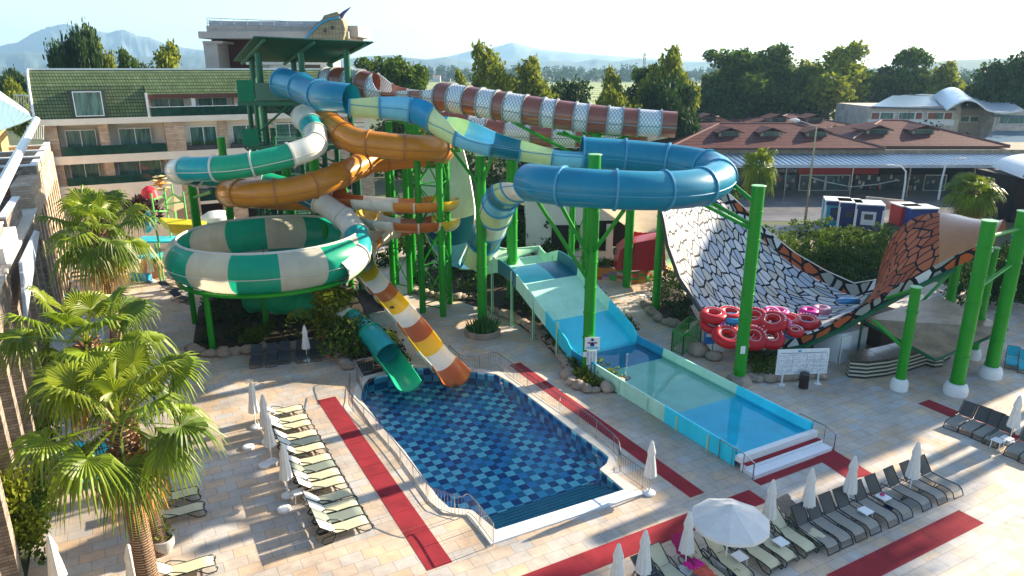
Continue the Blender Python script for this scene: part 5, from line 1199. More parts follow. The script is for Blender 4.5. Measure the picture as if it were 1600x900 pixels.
for i in range(46):
    if i<26: u=rnd(-40,75); Y=rnd(500,1100)
    else: u=rnd(560,1250); Y=rnd(1000,1500)
    x=(u-800)/F*Y/ray(u,107)[1]; w_=rnd(9,18); h=rnd(4,7)
    mb=MB(); mb.bbox(x-w_/2,x+w_/2,Y,Y+9,0,h); mb.mat(1).add([(x-w_/2,Y,h),(x+w_/2,Y,h),(x+w_/2,Y+9,h),(x-w_/2,Y+9,h),(x-w_/2,Y+4.5,h+2),(x+w_/2,Y+4.5,h+2)],[(0,1,5,4),(2,3,4,5),(0,4,3),(1,2,5)])
    o=mb.build('distant_house',[hm_,hr_]); tag(o,'tiny pale distant house among the far trees on the plain','house','distant houses on the plain')
mst=thing('radio_mast','thin lattice radio mast on the horizon beside the thin topped tree','mast',at(1007,118,420)); p=at(1007,118,420); tp=at(1007,83,420); mb=MB()
for s in (-1,1): mb.bar((p.x+s*1.2,420,0),(tp.x+s*.3,420,tp.z),.22,4)
for i in range(10): z=tp.z*i/10; mb.bar((p.x-1.2*(1-i/13),420,z),(p.x+1.2*(1-(i+1)/13),420,tp.z*(i+1)/10),.12,4)
mb.build('lattice',DGREY,mst)
# ================================================================== PALMS
def frond(rg,az,el,pet,Rf,droop,out):
    """one pleated fan leaf appended as faces (verts list, faces list)"""
    V_,F_=out; d=Vector((math.cos(az)*math.cos(el),math.sin(az)*math.cos(el),math.sin(el)))
    P=[Vector((0,0,0)) for _ in range(6)]; cur=Vector((0,0,0)); dd=d.copy()
    for i in range(1,6):
        dd=(dd+Vector((0,0,-.055*droop))).normalized(); cur=cur+dd*pet/5; P[i]=cur.copy()
    side=dd.cross(Z3); side=side.normalized() if side.length>.1 else Vector((math.sin(az),-math.cos(az),0)); up=side.cross(dd).normalized()
    roll=rg.normal()*.25; side,up=(side*math.cos(roll)+up*math.sin(roll)),(up*math.cos(roll)-side*math.sin(roll))
    for i in range(5):
        o=len(V_); wd=.035
        V_+= [P[i]-side*wd,P[i]+side*wd,P[i+1]+side*wd,P[i+1]-side*wd]; F_.append((o,o+1,o+2,o+3))
    base=P[5]; n=30
    for s in range(n):
        th=R(-128+256*s/(n-1)); ct,sn=math.cos(th),math.sin(th)
        dr=(dd*ct+side*sn); L=Rf*(1-.22*abs(s/(n-1)-.5)*2)*rg.uniform(.9,1.08); perp=(side*ct-dd*sn)
        dth=R(256/(n-1))/2; rows=[]
        cup=.22
        for t in (.02,.3,.55,.75,.9,1.0):
            r=L*t; wdt=min(r*math.tan(dth)*1.05, L*.55*math.tan(dth)*1.05) if t<=.55 else L*.55*math.tan(dth)*1.05*(1-(t-.55)/.45)**.8
            c=base+dr*r+up*(cup*r*abs(sn)*.6+ .05*r) 
            g_=max(t-.42,0)/.58; c=c+Vector((0,0,-1))*(g_**1.8)*droop*.75*Rf*rg.uniform(.7,1.2); c=c+Vector((0,0,-1))*(r/Rf)**2*.12*droop
            rows.append([c-perp*wdt,c+up*wdt*.75,c+perp*wdt])
        o=len(V_)
        for q in rows: V_+=q
        for i in range(5):
            for j in range(2): F_.append((o+i*3+j,o+i*3+j+1,o+(i+1)*3+j+1,o+(i+1)*3+j))
PALM2=M('palm_leaf_young',(.21,.26,.015),.42,.2,.5,transl=.42,island=.25,spec=.4); PALM3=M('palm_leaf_old',(.10,.16,.012),.45,.25,.5,transl=.3,island=.3,spec=.4)
PALM=M('palm_leaf',(.17,.24,.012),.42,.22,.5,transl=.36,island=.32); PDEAD=M('palm_dead',(.42,.25,.06),.9,.3,.8,transl=.2,island=.3)
PTR=brick('palm_trunk',(.30,.20,.13),(.36,.25,.16),(.10,.06,.04),.5,.09,.9,0,.03,.6,.3,swap=True)
def make_palm(seed,h,Rf=1.25,pet=1.5,nf=34,skirt=0,rt=.26,lean=(0,0)):
    rg=np.random.default_rng(seed); root=thing('fan_palm','palm','palm tree'); L=Vector((lean[0],lean[1],0))
    pts=[Vector((0,0,0))+L*(t*t)+Vector((0,0,h*t)) for t in (0,.1,.3,.55,.8,1)]
    MB().tube(pts,[rt*1.35,rt*1.1,rt,rt*.92,rt*.95,rt*.8],12).build('trunk',PTR,root,smooth=True)
    top=pts[-1]; V_,F_=[],[]; cm=MB()
    for i in range(nf):
        f=i/nf; az=i*2.39996+rg.normal()*.15; el=R(80-118*f**.9)+rg.normal()*.16
        frond(rg,az,el,pet*(.75+.45*math.sin(PI*min(f*1.2,1)))*rg.uniform(.9,1.1),Rf*rg.uniform(.88,1.1)*(0.8 if f<.12 else 1),.40+.95*f,(V_,F_))
        cm.cur=[0,1,2][(1 if f<.3 else (2 if rg.random()<.55 else 0)) if rg.random()<.7 else 0]; cm.add([v+top for v in V_],F_); V_,F_=[],[]
    cm.build('crown',[PALM,PALM2,PALM3],root)
    V_,F_=[],[]
    for i in range(max(3,skirt)):
        az=rg.uniform(0,6.28); frond(rg,az,R(-62)+rg.normal()*.12,pet*.55,Rf*.8,1.4,(V_,F_))
    MB().add([v+top-Vector((0,0,rg.uniform(.1,.3))) for v in V_],F_).build('dead_fronds',PDEAD,root)
    mb=MB()
    for i in range(60):
        a=i*2.4; z=h-.1-i*.022; c=Vector((top.x,top.y,z)); d=Vector((math.cos(a),math.sin(a),.9)).normalized(); mb.bar(c+d*rt*.6,c+d*(rt*.9+.32),.04,4)
    mb.build('leaf_bases',M('leaf_base',(.26,.13,.06),.8,.3,2.),root)
    return root
pm=[make_palm(1,7.4,1.35,1.75,25,7,.33),make_palm(2,8.7,1.3,1.6,25,5,.27,(-.9,-.6)),make_palm(3,10.3,1.25,1.45,24,4,.24),make_palm(4,7.0,1.1,.9,34,14,.22)]
PGp='fan palms'
p=at(187,660,19.0); place(pm[0],USED,(p.x,p.y,0),.3,'nearest large fan palm at the bottom left with a rough brown trunk',PGp)
p=gz(238,868); place(pm[1],USED,(p.x+.2,p.y+.2,0),0,'fan palm with a smooth pinkish trunk, its crown right above the nearest palm',PGp)
p=at(158,385,31.5); place(pm[2],USED,(p.x,p.y,0),1.,'fan palm further back at the left beside the play frame, highest of the left palms',PGp)
p=at(150,330,46); place(pm[2],USED,(p.x,p.y,0),3.,'dark fan palm half hidden behind the highest left palm in front of the cream wall',PGp,.78)
p=at(1186,268,62); place(pm[3],USED,(p.x,62,0),0,'fan palm with a yellowing skirt of fronds in front of the shops',PGp,(.88,.88,at(1186,262,62).z/7.0))
p=at(1520,300,58); place(pm[3],USED,(p.x,58,0),2,'fan palm behind the snake hood at right',PGp,(1.2,1.2,at(1520,300,58).z/7.0))
# ================================================================== SHRUBS AND BEDS
def bed(name,label,polypx,h,ls,mat,n,seed,z0=0.,rx=.5):
    rg=np.random.default_rng(seed); P=[gz(*q) for q in polypx]; xs=[p.x for p in P]; ys=[p.y for p in P]; cl=[]; k=len(P)
    def inside(x,y):
        c=False
        for i in range(k):
            a,b=P[i],P[i-1]
            if (a.y>y)!=(b.y>y) and x<(b.x-a.x)*(y-a.y)/(b.y-a.y)+a.x: c=not c
        return c
    tries=0
    while len(cl)<n and tries<n*60:
        tries+=1; x=rg.uniform(min(xs),max(xs)); y=rg.uniform(min(ys),max(ys))
        if inside(x,y):
            hh=h*rg.uniform(.45,1.1); cl.append((x,y,z0+hh*.5,rx*rg.uniform(.7,1.3))); 
            if hh>.9: cl.append((x+rg.normal()*.2,y+rg.normal()*.2,z0+hh*.9,rx*rg.uniform(.5,.9)))
    pts=clump_pts(cl,150,rg,.35); pts[:,2]=np.maximum(pts[:,2],z0+.03)
    o=leaf_obj(name,pts,ls,mat,None,seed); return tag(o,label,None,None,'stuff')
def soil(poly,nm='soil'): o=flat(nm,[gz(*q) for q in poly],[],.006,M('soil',(.045,.032,.022),.95,.3,1.)); o['kind']='structure'
B1=[(300,548),(310,480),(360,440),(500,440),(560,455),(590,500),(640,560),(610,572),(575,600),(545,545),(520,560 if 0 else 545),(450,543),(380,545)]
soil(B1); bed('shrub_bed','dense dark shrub bed under the bowl slide and around the green tube',[(305,545),(315,480),(400,450),(520,455),(555,500),(560,535),(450,535)],1.1,.26,LEAFD,150,1)
bed('shrub_bed','dark low planting between the green chute and the striped chute',[(563,520),(590,505),(622,530),(660,572),(640,572),(600,540)],.35,.22,LEAFD,40,2,rx=.25)
B2=[(570,450),(650,435),(760,440),(830,470),(905,560),(900,600),(860,560),(800,505),(745,480),(660,455),(600,480)]
soil([(640,452),(650,425),(720,410),(790,420),(835,470),(905,560),(978,598),(970,615),(905,610),(885,575),(850,535),(790,495),(700,465)])
bed('shrub_bed','dark shrub bed under the tall green poles left of the slide lane',[(645,448),(660,400),(720,395),(790,425),(830,470),(860,520),(880,560),(840,525),(790,488),(700,460)],1.4,.26,LEAFD,150,3)
bed('shrub_bed','sunlit yellow-green planting at the foot of the pole with the swimming sign',[(893,560),(900,555),(945,575),(975,598),(955,608),(905,602)],.75,.24,LEAFY,75,4,rx=.3)
bed('shrub_bed','trimmed plants along the left edge of the slide lane',[(862,520),(900,555),(900,590),(880,560)],.8,.22,LEAFM,40,14,rx=.35)
soil([(1010,480),(1030,440),(1060,440),(1090,500),(1075,505),(1040,505)])
bed('shrub_bed','dark green bushes at the left foot of the half pipe',[(1012,470),(1025,430),(1058,425),(1085,500),(1050,500)],1.3,.24,LEAFD,60,5)
bed('shrub_bed','hedge plants along the right edge of the slide lane',[(900,440),(940,470),(1000,525),(985,520),(925,470)],.9,.22,LEAFM,50,6,rx=.35)
bed('shrub_bed','green shrubs behind the white notice board',[(1165,590),(1160,560),(1215,555),(1215,590)],.8,.22,LEAFM,45,7,rx=.4)
bed('shrub_bed','dense greenery behind the lattice towers below the snake tube',[(560,420),(560,330),(780,330),(840,400),(760,430),(640,430)],2.0,.34,LEAFD,150,8,rx=.8)
bed('shrub_bed','tall dark banana plants and bushes left of the white hut',[(795,400),(795,370),(860,370),(880,400),(850,420)],4.2,.5,LEAFD,90,9,rx=.8)
bed('hedge','clipped hedge with sunlit top behind the snake slide',[(1180,440),(1180,395),(1280,385),(1390,395),(1390,440)],3.0,.3,LEAFM,240,10,rx=.75)
bed('hedge','dark hedge under the rim of the half pipe',[(1230,470),(1230,430),(1370,420),(1370,470)],2.3,.3,LEAFD,110,11,rx=.7)
bed('hedge','dark hedge at the right edge behind the green poles',[(1480,480),(1480,420),(1640,410),(1640,500)],3.0,.3,LEAFD,170,12,rx=.75)
bed('shrub_bed','mixed shrubs along the foot of the left arcade with yellow and orange leaves',[(35,900),(30,820),(65,650),(95,520),(105,560),(85,700),(75,900)],1.6,.22,LEAFM,150,13,rx=.45)
bed('shrub_bed','greenery around the brown roofed houses and the hut roof',[(1040,330),(1060,315),(1150,310),(1150,345),(1060,350)],2.2,.4,LEAFM,60,15,rx=.8)
# individual shrubs
def shrub(seed,w,h,mat,n=44,ls=.22,flowers=None,name='shrub'):
    rg=np.random.default_rng(seed); r=thing(name,'shrub','shrub'); cl=[(rg.normal()*w*.22,rg.normal()*w*.22,h*rg.uniform(.25,.85),w*rg.uniform(.16,.28)) for _ in range(n)]
    MB().tube([(0,0,0),(.05,.0,h*.3),(.1,.1,h*.6)],[.08,.05,.02],6).tube([(0,0,.1),(-.3*w*.4,.1,h*.6)],[.04,.015],5).build('stem',BARK,r)
    leaf_obj('foliage',clump_pts(cl,260,rg,.4),ls,mat,r,seed)
    if flowers: leaf_obj('blossom',clump_pts([c for c in cl[:12]],18,rg,.9),.16,flowers,r,seed+1)
    return r
PINK=M('blossom_pink',(.50,.05,.10),.6,.2); s1=shrub(1,2.6,3.4,LEAFY); s2=shrub(2,2.3,2.0,LEAFM,flowers=PINK); s3=shrub(3,2.4,2.6,LEAFM); 
q=gz(525,520); place(s1,USED,gz(528,538),0,'tall sunlit yellow-green shrub above the green exit chute',None,1.3)
q=gz(556,553); place(s2,USED,gz(553,556),0,'oleander shrub with red blossom beside the green chute',None,1.35)
q=gz(592,500); place(s3,USED,gz(606,548),0,'round dark green shrub between the green tube and the striped chute',None,.6)
place(s3,USED,gz(405,540),2,'round bush behind the dark loungers under the bowl',None,.6)
place(s1,USED,gz(505,470),1,'loose light green shrub behind the umbrella, under the bowl edge',None,.55)
place(s3,USED,gz(945,432),1,'round clipped bush right of the tall sign pole, near the block wall',None,.7)
place(s1,USED,gz(985,408),1,'bright green plant at the foot of the pole in front of the toy bus',None,.6)
place(s3,USED,gz(865,415),1,'small bush beside the white hut',None,.7)
place(s1,USED,gz(30,868),0,'young tree with a thin pale trunk by the near arcade',None,(.8,.8,1.05))
place(s3,USED,gz(60,735),1,'green shrub with orange tips beside the arcade',None,.7)
# round planter with spiky plants
pl=thing('round_planter','round stone planter filled with spiky green plants','planter',gz(754,524)); q=gz(754,522)
MB().lathe([(1.25,0),(1.28,.38),(1.1,.42),(1.02,.3)],q,24,flute=.015).build('stone_ring',ROCK,pl,smooth=True); MB().lathe([(1.05,.3),(.01,.33)],q,20).build('earth',M('soil',(0,0,0)),pl)
mb=MB(); random.seed(4)
for i in range(230):
    a=rnd(0,6.28); r0=rnd(.1,1.0); b=q+Vector((r0*math.cos(a),r0*math.sin(a),.3)); d=Vector((math.cos(a)*r0*.5+rnd(-.2,.2),math.sin(a)*r0*.5+rnd(-.2,.2),1)).normalized(); L_=rnd(.5,1.0); s=d.cross(Vector((rnd(-1,1),rnd(-1,1),.1))).normalized()*.06
    mb.add([b-s,b+s,b+d*L_*.6+s*.8,b+d*L_,b+d*L_*.6-s*.8],[(0,1,2,3,4)])
mb.build('spiky_leaves',M('leaf_spiky',(.05,.16,.03),.5,.2,1.,transl=.2,island=.3),pl)
# rocks
def rocks(label,path,seed,size=.42,z=0.,closed=False):
    rg=np.random.default_rng(seed); P=[gz(*q) for q in path]; mb=MB(); acc=0
    S=[Vector(s) for s in crom([tuple(p) for p in P],8)]; nxt=0
    for i in range(len(S)-1):
        seg=(S[i+1]-S[i]).length
        while nxt<acc+seg:
            c=S[i].lerp(S[i+1],(nxt-acc)/seg); s=size*rg.uniform(.75,1.3); prof=[(0.02,-.1),(.8,.0),(1.02,.35),(.85,.75),(.45,.98),(.02,1.02)]
            o=len(mb.v); mb.lathe([(r*s,zz*s*.95) for r,zz in prof],c+Vector((rg.normal()*.06,rg.normal()*.06,z)),9)
            for k in range(o,len(mb.v)):
                v=Vector(mb.v[k]); nn=noise.noise(v*2.1+Vector((seed,0,0))); dv=(v-c); v2=c+dv*(1+.38*nn); mb.v[k]=(v2.x,v2.y,max(v2.z,.0))
            nxt+=s*1.45
        acc+=seg
    o=mb.build('rock_edging',ROCK,None,smooth=True,auto=60); return tag(o,label,'rocks','rock edgings of the planting beds')
rocks('long curved edging of beige rocks around the pole with the swimming sign',[(975,600),(940,612),(905,607),(890,592),(888,568),(868,543),(835,518),(800,498),(770,487)],1,.42)
rocks('row of beige rocks edging the dark bed left of the tall planter pole',[(745,468),(700,466),(665,462),(645,452)],2,.45)
rocks('beige rock edging below the bowl slide behind the dark loungers',[(300,545),(330,556),(400,549),(470,545),(520,543),(533,556),(545,576)],3,.42)
rocks('beige rock edging along the path left of the half pipe',[(1010,480),(1025,497),(1050,508),(1080,512)],4,.42)
rocks('large smooth boulders right of the green gate',[(1092,553),(1108,560),(1130,566)],5,.62)
rocks('small rocks edging behind the notice board',[(1170,592),(1200,596),(1240,592),(1285,588)],6,.38)
# ================================================================== LOUNGERS
BLKF=M('frame_black',(.02,.02,.022),.4,.1); MESHT=M('sling_taupe',(.28,.26,.22),.7,.08,6.); MESHD=M('sling_backlit',(.085,.085,.08),.7,.1,8.,transl=.1)  # backrest mesh darker than the seat: its backlit shade is put into the colour
TAN=M('sling_tan',(.58,.52,.34),.6,.06,4.); FRG=M('frame_dark_green',(.018,.035,.025),.4,.1); DK=M('sling_dark',(.045,.05,.06),.7,.1,5.)
def make_lounger(fm,seat,back,ang=52,style='a',W=.66):
    """local axes: +x towards the foot, head at x<0"""
    r=thing('sun_lounger','lounger','sun lounger')
    prof=[(0,.36),(.5,.34),(.95,.36),(1.2,.35),(1.34,.26)]
    mb=MB(); rows=[[Vector((x,-W/2+.03,z)),Vector((x,0,z-.02)),Vector((x,W/2-.03,z))] for x,z in prof]; mb.grid(rows); mb.grid([[p-Vector((0,0,.015)) for p in q][::-1] for q in rows]); mb.build('seat',seat,r,smooth=True)
    ca,sa=math.cos(R(ang)),math.sin(R(ang)); bl=.78
    mb=MB(); rows=[[Vector((-.02-ca*bl*t,-W/2+.03,.37+sa*bl*t)),Vector((-.02-ca*bl*t+.02,0,.37+sa*bl*t)),Vector((-.02-ca*bl*t,W/2-.03,.37+sa*bl*t))] for t in (0,.5,1)]; mb.grid(rows); mb.grid([[p-Vector((.015,0,.0)) for p in q][::-1] for q in rows]); mb.build('backrest',back,r,smooth=True)
    bh=Vector((-.02-ca*bl,0,.37+sa*bl)); mb=MB(); mb.tube([(-.02,-W/2,.37),(bh.x,-W/2,bh.z),(bh.x,W/2,bh.z),(-.02,W/2,.37)],.022,6); mb.build('back_frame',fm,r)
    for s in (-1,1):
        if style=='a': pts=[(-.45,s*W/2,.33)]+[(x,s*W/2,z) for x,z in prof]+[(1.45,s*W/2,.02)]
        else: pts=[(-.5,s*W/2,.30),(0,s*W/2,.33),(.5,s*W/2,.33),(1.0,s*W/2,.35),(1.36,s*W/2,.33),(1.46,s*W/2,.22),(1.4,s*W/2,.05),(1.1,s*W/2,.05),(.75,s*W/2,.30)]
        MB().tube(pts,.024,6).build('side_rail',fm,r)
    if style=='a':
        MB().tube([(-.42,-W/2,.33),(-.5,-W/2,.02),(-.5,W/2,.02),(-.42,W/2,.33)],.02,6).build('leg',fm,r); MB().bar((1.45,-W/2,.03),(1.45,W/2,.03),.02).build('leg',fm,r)
        MB().tube([(.6,-W/2,.33),(.5,-W/2,.02),(.5,W/2,.02),(.6,W/2,.33)],.018,6).build('leg',fm,r)
    else:
        for s in (-1,1):
            MB().tube([(-.15,s*(W/2+.02),.34),(-.3,s*(W/2+.02),.5),(-.05,s*(W/2+.02),.56),(.25,s*(W/2+.02),.45),(.45,s*(W/2+.02),.34)],.024,6).build('armrest',fm,r)
            MB().tube([(-.5,s*W/2,.3),(-.62,s*W/2,.15),(-.5,s*W/2,.03),(-.2,s*W/2,.03),(-.05,s*W/2,.3)],.024,6).build('leg',fm,r)
        MB().bar((1.4,-W/2,.2),(1.4,W/2,.2),.02).build('cross_bar',fm,r)
    return r
LA=make_lounger(BLKF,MESHT,MESHD,56,'a'); LT=make_lounger(FRG,TAN,TAN,38,'b'); LD=make_lounger(DGREY,DK,DK,30,'a'); LB=make_lounger(DGREY,TEAL,TEAL,35,'a'); LG=make_lounger(FRG,M('sling_grey_green',(.20,.23,.19),.6),M('sling_grey_green',(0,0,0)),38,'b')
WB=M('sling_white_back',(.72,.70,.64),.6,.05); LW=make_lounger(FRG,TAN,WB,38,'b')
def dirang(p,q): return math.atan2(q[1]-p[1],q[0]-p[0])
# near right row, given by hinge and foot
VNEG=math.atan2(-VX.y,-VX.x)
ords=['rightmost','second from the right','third from the right','fourth from the right','fifth from the right','sixth from the right','seventh from the right','eighth from the right','leftmost']
foot_px=[(1503,781),(1478,791),(1453,801),(1424,815),(1402,826),(1374,838),(1352,848),(1330,858),(1309,868)]
ords=['rightmost','second from the right','third from the right','fourth from the right','fifth from the right','sixth from the right','seventh from the right','eighth from the right','leftmost']
for (u,v),o_ in zip(foot_px,ords):
    f=gz(u-6,v-4); d=Vector((math.cos(VNEG),math.sin(VNEG),0)); place(LA,USED,f-d*1.42,VNEG+rnd(-.04,.04),'black framed taupe lounger, %s in the long sunny row with raised backrests'%o_,'black loungers in the long right row')
# tan ones continuing left
for (u,v),lb in zip([(1291,858),(1268,870),(1236,885),(1211,897),(1168,912),(1132,925),(1078,935)],['tan lounger with dark frame and a brown towel over its head, nearest the black ones','tan lounger second from the black ones, by the small white table','tan lounger third from the black ones, behind the small white table','tan lounger fourth from the black ones, its foot at the picture edge','tan lounger under the big open parasol','lounger draped with the pink towel','lounger with a tan backrest just left of the pink towel']):
    f=gz(u,v); d=Vector((math.cos(VNEG),math.sin(VNEG),0)); place(LT,USED,f-d*1.42,VNEG+rnd(-.05,.05),lb,'tan loungers at the bottom right')
f=gz(1052,948); place(LD,USED,f-Vector((math.cos(VNEG),math.sin(VNEG),0))*1.3,VNEG,'grey-brown lounger at the bottom edge left of the tan backrest',None)
# left row along the carpet (heads to the left, feet towards the pool)
UA=math.atan2(UX.y,UX.x); k=0; bb_=24.1; nn_=0
names=['nearest','second','third','fourth','fifth','sixth','seventh','eighth','ninth','tenth','eleventh','twelfth','thirteenth','fourteenth']
seq=['w','g','w','w','gap','w','w','g','w','gap','w','w','w','gap','w','w','gap','w','w']
for s in seq:
    if s=='gap': bb_+=.42; continue
    pr_=LG if s=='g' else LW
    place(pr_,USED,g(5.35,bb_),UA+rnd(-.03,.03),'%s lounger, %s from the near end of the row by the left carpet'%('grey-green' if s=='g' else 'tan and white',names[nn_]),'loungers beside the left red carpet'); nn_+=1; bb_+=.735
    if nn_>=14: break
# dark loungers under the bowl
for (u,v),lb in zip([(408,572),(432,570),(452,566),(478,564),(500,562)],['leftmost','second from the left','middle','fourth from the left','rightmost']):
    place(LD,USED,gz(u-6,v-10),R(-75),'dark navy lounger in the shade by the rocks, %s of five'%lb,'dark loungers below the bowl')
# upper right rows
for (u,v),lb in zip([(1505,660),(1528,668),(1548,676),(1566,684)],['leftmost','second','third','rightmost']):
    place(LA,USED,gz(u,v)-Vector((math.cos(VNEG),math.sin(VNEG),0))*0.0,R(215),'black lounger on the right edge carpet, %s of the group of four'%lb,'black loungers at the right edge')
for (u,v),lb in zip([(1600,702),(1622,712)],['left one of the pair','right one of the pair']):
    place(LA,USED,gz(u,v),R(215),'black lounger beside the folded parasol at the right edge, %s'%lb,'black loungers at the right edge')
for (u,v),lb in zip([(1580,565),(1600,572)],['left','right']):
    place(LB,USED,gz(u,v),R(235),'teal lounger near the green poles at the right edge, %s one of two'%lb,'teal loungers')
for (u,v),lb in zip([(118,735),(110,757),(104,775),(135,722)],['second of four from the back','third of four from the back','nearest of four','furthest of four']):
    place(LB,USED,gz(u+12,v-12),R(28),'teal lounger behind the nearest palm at left, %s'%lb,'teal loungers')
for i,(u,v) in enumerate([(112,392),(112,405),(112,418),(110,431),(112,378)]):
    place(LD,USED,gz(u,v+8),R(25),'dark lounger along the far arcade at left, %s counted from the near end'%(['fourth','third','second','first','fifth'][i]),'dark loungers along the far arcade')
place(LB,USED,gz(112,474),R(20),'single teal lounger by the black cabin roof','teal loungers')
for (u,v),lb in zip([(262,455),(280,470),(270,440)],['middle','nearest','furthest']): place(LD,USED,gz(u,v),R(-30),'dark lounger left of the bowl slide, %s of three'%lb,'dark loungers left of the bowl')
for (u,v),lb in zip([(150,615),(165,640)],['far','near']): place(LD,USED,gz(u,v),R(28),'dark lounger between the left palms, %s one'%lb,'dark loungers between the palms')
for (u,v),lb in zip([(255,790),(262,815),(272,905)],['furthest','middle','nearest, at the bottom edge']): place(LT,USED,gz(u,v),R(28),'tan lounger right of the smooth palm trunk, %s'%lb,'tan loungers by the palm trunk')
# ================================================================== PARASOLS
def make_closed(h=2.55,sc=1):
    r=thing('folded_parasol','parasol','parasol')
    MB().tube([(0,0,0),(0,0,h-.08)],.022,8).build('pole',FROST,r)
    MB().lathe([(.10,.86),(.26,.88),(.235,1.1),(.19,1.5),(.14,1.85),(.165,2.0),(.155,2.08),(.10,2.3),(.06,2.48),(.02,h)],(0,0,0),18,flute=.13).build('canopy',CANVAS,r,smooth=True,auto=80)
    MB().lathe([(.27,.0),(.28,.07),(.2,.12),(.04,.13),(.04,.3)],(0,0,0),18).build('base',FROST,r,smooth=True)
    MB().tube([(.17,0,1.72),(0,.17,1.71),(-.17,0,1.72),(0,-.17,1.71)],.012,5,closed=True).build('strap',CANVAS,r)
    return r
UMB=make_closed()
for (u,v,lb,s) in ((1014,771,'folded white parasol at the right corner of the pool railing',1),(1070,893,'folded white parasol on the near carpet edge, right of three at the bottom',1),(1003,925,'folded white parasol at the bottom, middle of three before the red carpet',1),(962,948,'folded white parasol cut by the bottom edge, left of three',1),
  (1198,838,'folded white parasol just right of the open parasol',1),(1258,818,'folded white parasol between the tan and black loungers',1),(1323,797,'folded white parasol standing over the black loungers, left of two',1),(1420,773,'folded white parasol standing over the black loungers, right of two',1),
  (1577,692,'folded white parasol at the right edge above the black loungers',1),(480,563,'folded white parasol in the shade below the bowl slide',.92),
  (400,668,'furthest folded white parasol in the lounger row by the left carpet',1),(418,690,'second furthest folded white parasol in the lounger row by the left carpet',1),(425,722,'third folded white parasol in the lounger row by the left carpet',1),(450,775,'nearest folded white parasol in the lounger row by the left carpet',1),
  (98,935,'folded white parasol in the bottom left corner below the arcade shrubs',1),(112,440,'folded white parasol in the shade beyond the cabin by the far arcade',1),(128,497,'folded white parasol right of the black cabin roof',1),(238,440,'folded white parasol left of the bowl slide by the play frame',1),(118,590,'folded white parasol half hidden by the middle palm at left',1),(108,765,'folded white parasol behind the teal loungers at left',1),(218,950,'folded white parasol at the bottom edge behind the nearest palm leaves',1)):
    q=gz(u,v); place(UMB,USED,q,rnd(0,3),lb,'folded white parasols',s)
op=thing('open_parasol','large open white octagonal parasol over the loungers at the bottom','parasol',gz(1140,905)); 
q=at(1142,800,22.2); b_=Vector((q.x-.05,q.y-.1,0)); ORG[op.name]=b_; op.location=b_
MB().tube([b_,(q.x,q.y,q.z+.15)],.03,8).build('pole',FROST,op); n=10; mb=MB(); ring_=[]; Rr=1.42
zt=q.z+.22; rows=[[Vector((q.x,q.y,zt))]*(n*2+1)]
for f in (.33,.66,1.): rows.append([Vector((q.x+Rr*f*(1 if j%2==0 else .97)*math.cos(PI*j/n),q.y+Rr*f*(1 if j%2==0 else .97)*math.sin(PI*j/n),zt-.55*f**1.15-(0 if j%2==0 else .03*f))) for j in range(n*2+1)])
rows.append([p+Vector((0,0,-.13)) for p in rows[-1]]); mb.grid(rows); mb.build('canopy',CANVAS,op,smooth=True,auto=12)
MB().lathe([(.36,-.17),(.2,-.03),(.03,.06)],(q.x,q.y,zt),16).build('vent_cap',CANVAS,op,smooth=True)
mb=MB()
for j in range(0,2*n,2): mb.bar((q.x,q.y,zt-.05),rows[3][j]-Vector((0,0,.02)),.012,4)
mb.build('ribs',STEEL,op); MB().lathe([(.3,0),(.3,.1),(.06,.14)],b_,16).build('base',FROST,op)
# towels, tables, buckets
def towel(label,mat,p0,rz,L_,W_,z,seed,slope=0):
    rg=np.random.default_rng(seed); mb=MB(); rows=[]
    c,s=math.cos(rz),math.sin(rz)
    for i in range(13):
        r=[]
        for j in range(9):
            x=(i/12-.5)*L_; y=(j/8-.5)*W_*(1+.1*math.sin(i*1.3)); zz=z+.05*noise.noise(Vector((i*.5,j*.6,seed)))+slope*max(0,-x)+(.0 if abs(j/8-.5)<.42 else -.12)
            r.append(Vector((p0.x+x*c-y*s,p0.y+x*s+y*c,zz)))
        rows.append(r)
    mb.grid(rows); mb.grid([[p-Vector((0,0,.015)) for p in r][::-1] for r in rows]); o=mb.build('towel',mat,None,smooth=True,auto=80); return tag(o,label,'towel')
d=Vector((math.cos(VNEG),math.sin(VNEG),0)); f=gz(1120,925)
towel('crimson patterned towel over the raised lounger back under the open parasol',M('towel_crimson',(.42,.02,.12),.9,.5,7.,bump=.4),f-d*1.75,VNEG,.75,.62,.68,1,1.0)
towel('bright pink towel crumpled on the lounger beside the crimson one',M('towel_pink',(.75,.02,.28),.9,.25,3.,bump=.4),f-d*1.15,VNEG+.2,.6,.6,.45,2)
towel('coral red towel at the foot of the same lounger as the pink towel',M('towel_coral',(.75,.13,.08),.9,.4,5.,bump=.4),f-d*.55,VNEG-.1,.7,.6,.43,3)
tb=M('towel_brown',(.26,.20,.15),.95,.2,3.,bump=.4)
for (u,v),lb,sd in (((1290,856),'grey-brown towel over the lounger head nearest the black loungers',5),((1232,884),'grey-brown towel hanging on the lounger behind the white table',6)):
    f=gz(u,v); towel(lb,tb,f-d*1.85,VNEG+.1,.7,.9,.78,sd,.7)
def make_table():
    r=thing('side_table','table','side table'); MB().box((0,0,.42),(.46,.46,.05)).build('table_top',FROST,r)
    for i in (-1,1):
        for j in (-1,1): MB().bar((i*.2,j*.2,0),(i*.18,j*.18,.4),.022).build('leg',FROST,r)
    return r
TBL=make_table()
for (u,v,lb) in ((1378,790,'small white table with a pink item between the black loungers'),(1218,861,'small white table in front of the tan loungers'),(1154,884,'small white table under the open parasol'),(1557,700,'small white table at the right edge between the black loungers'),(1350,812,'low white block at the parasol foot, left among the black loungers'),(468,782,'small white table in the lounger row by the left carpet'),(1571,697,'small white table by the folded parasol at the right edge')):
    place(TBL,USED,gz(u,v),GA,lb,'small white side tables')
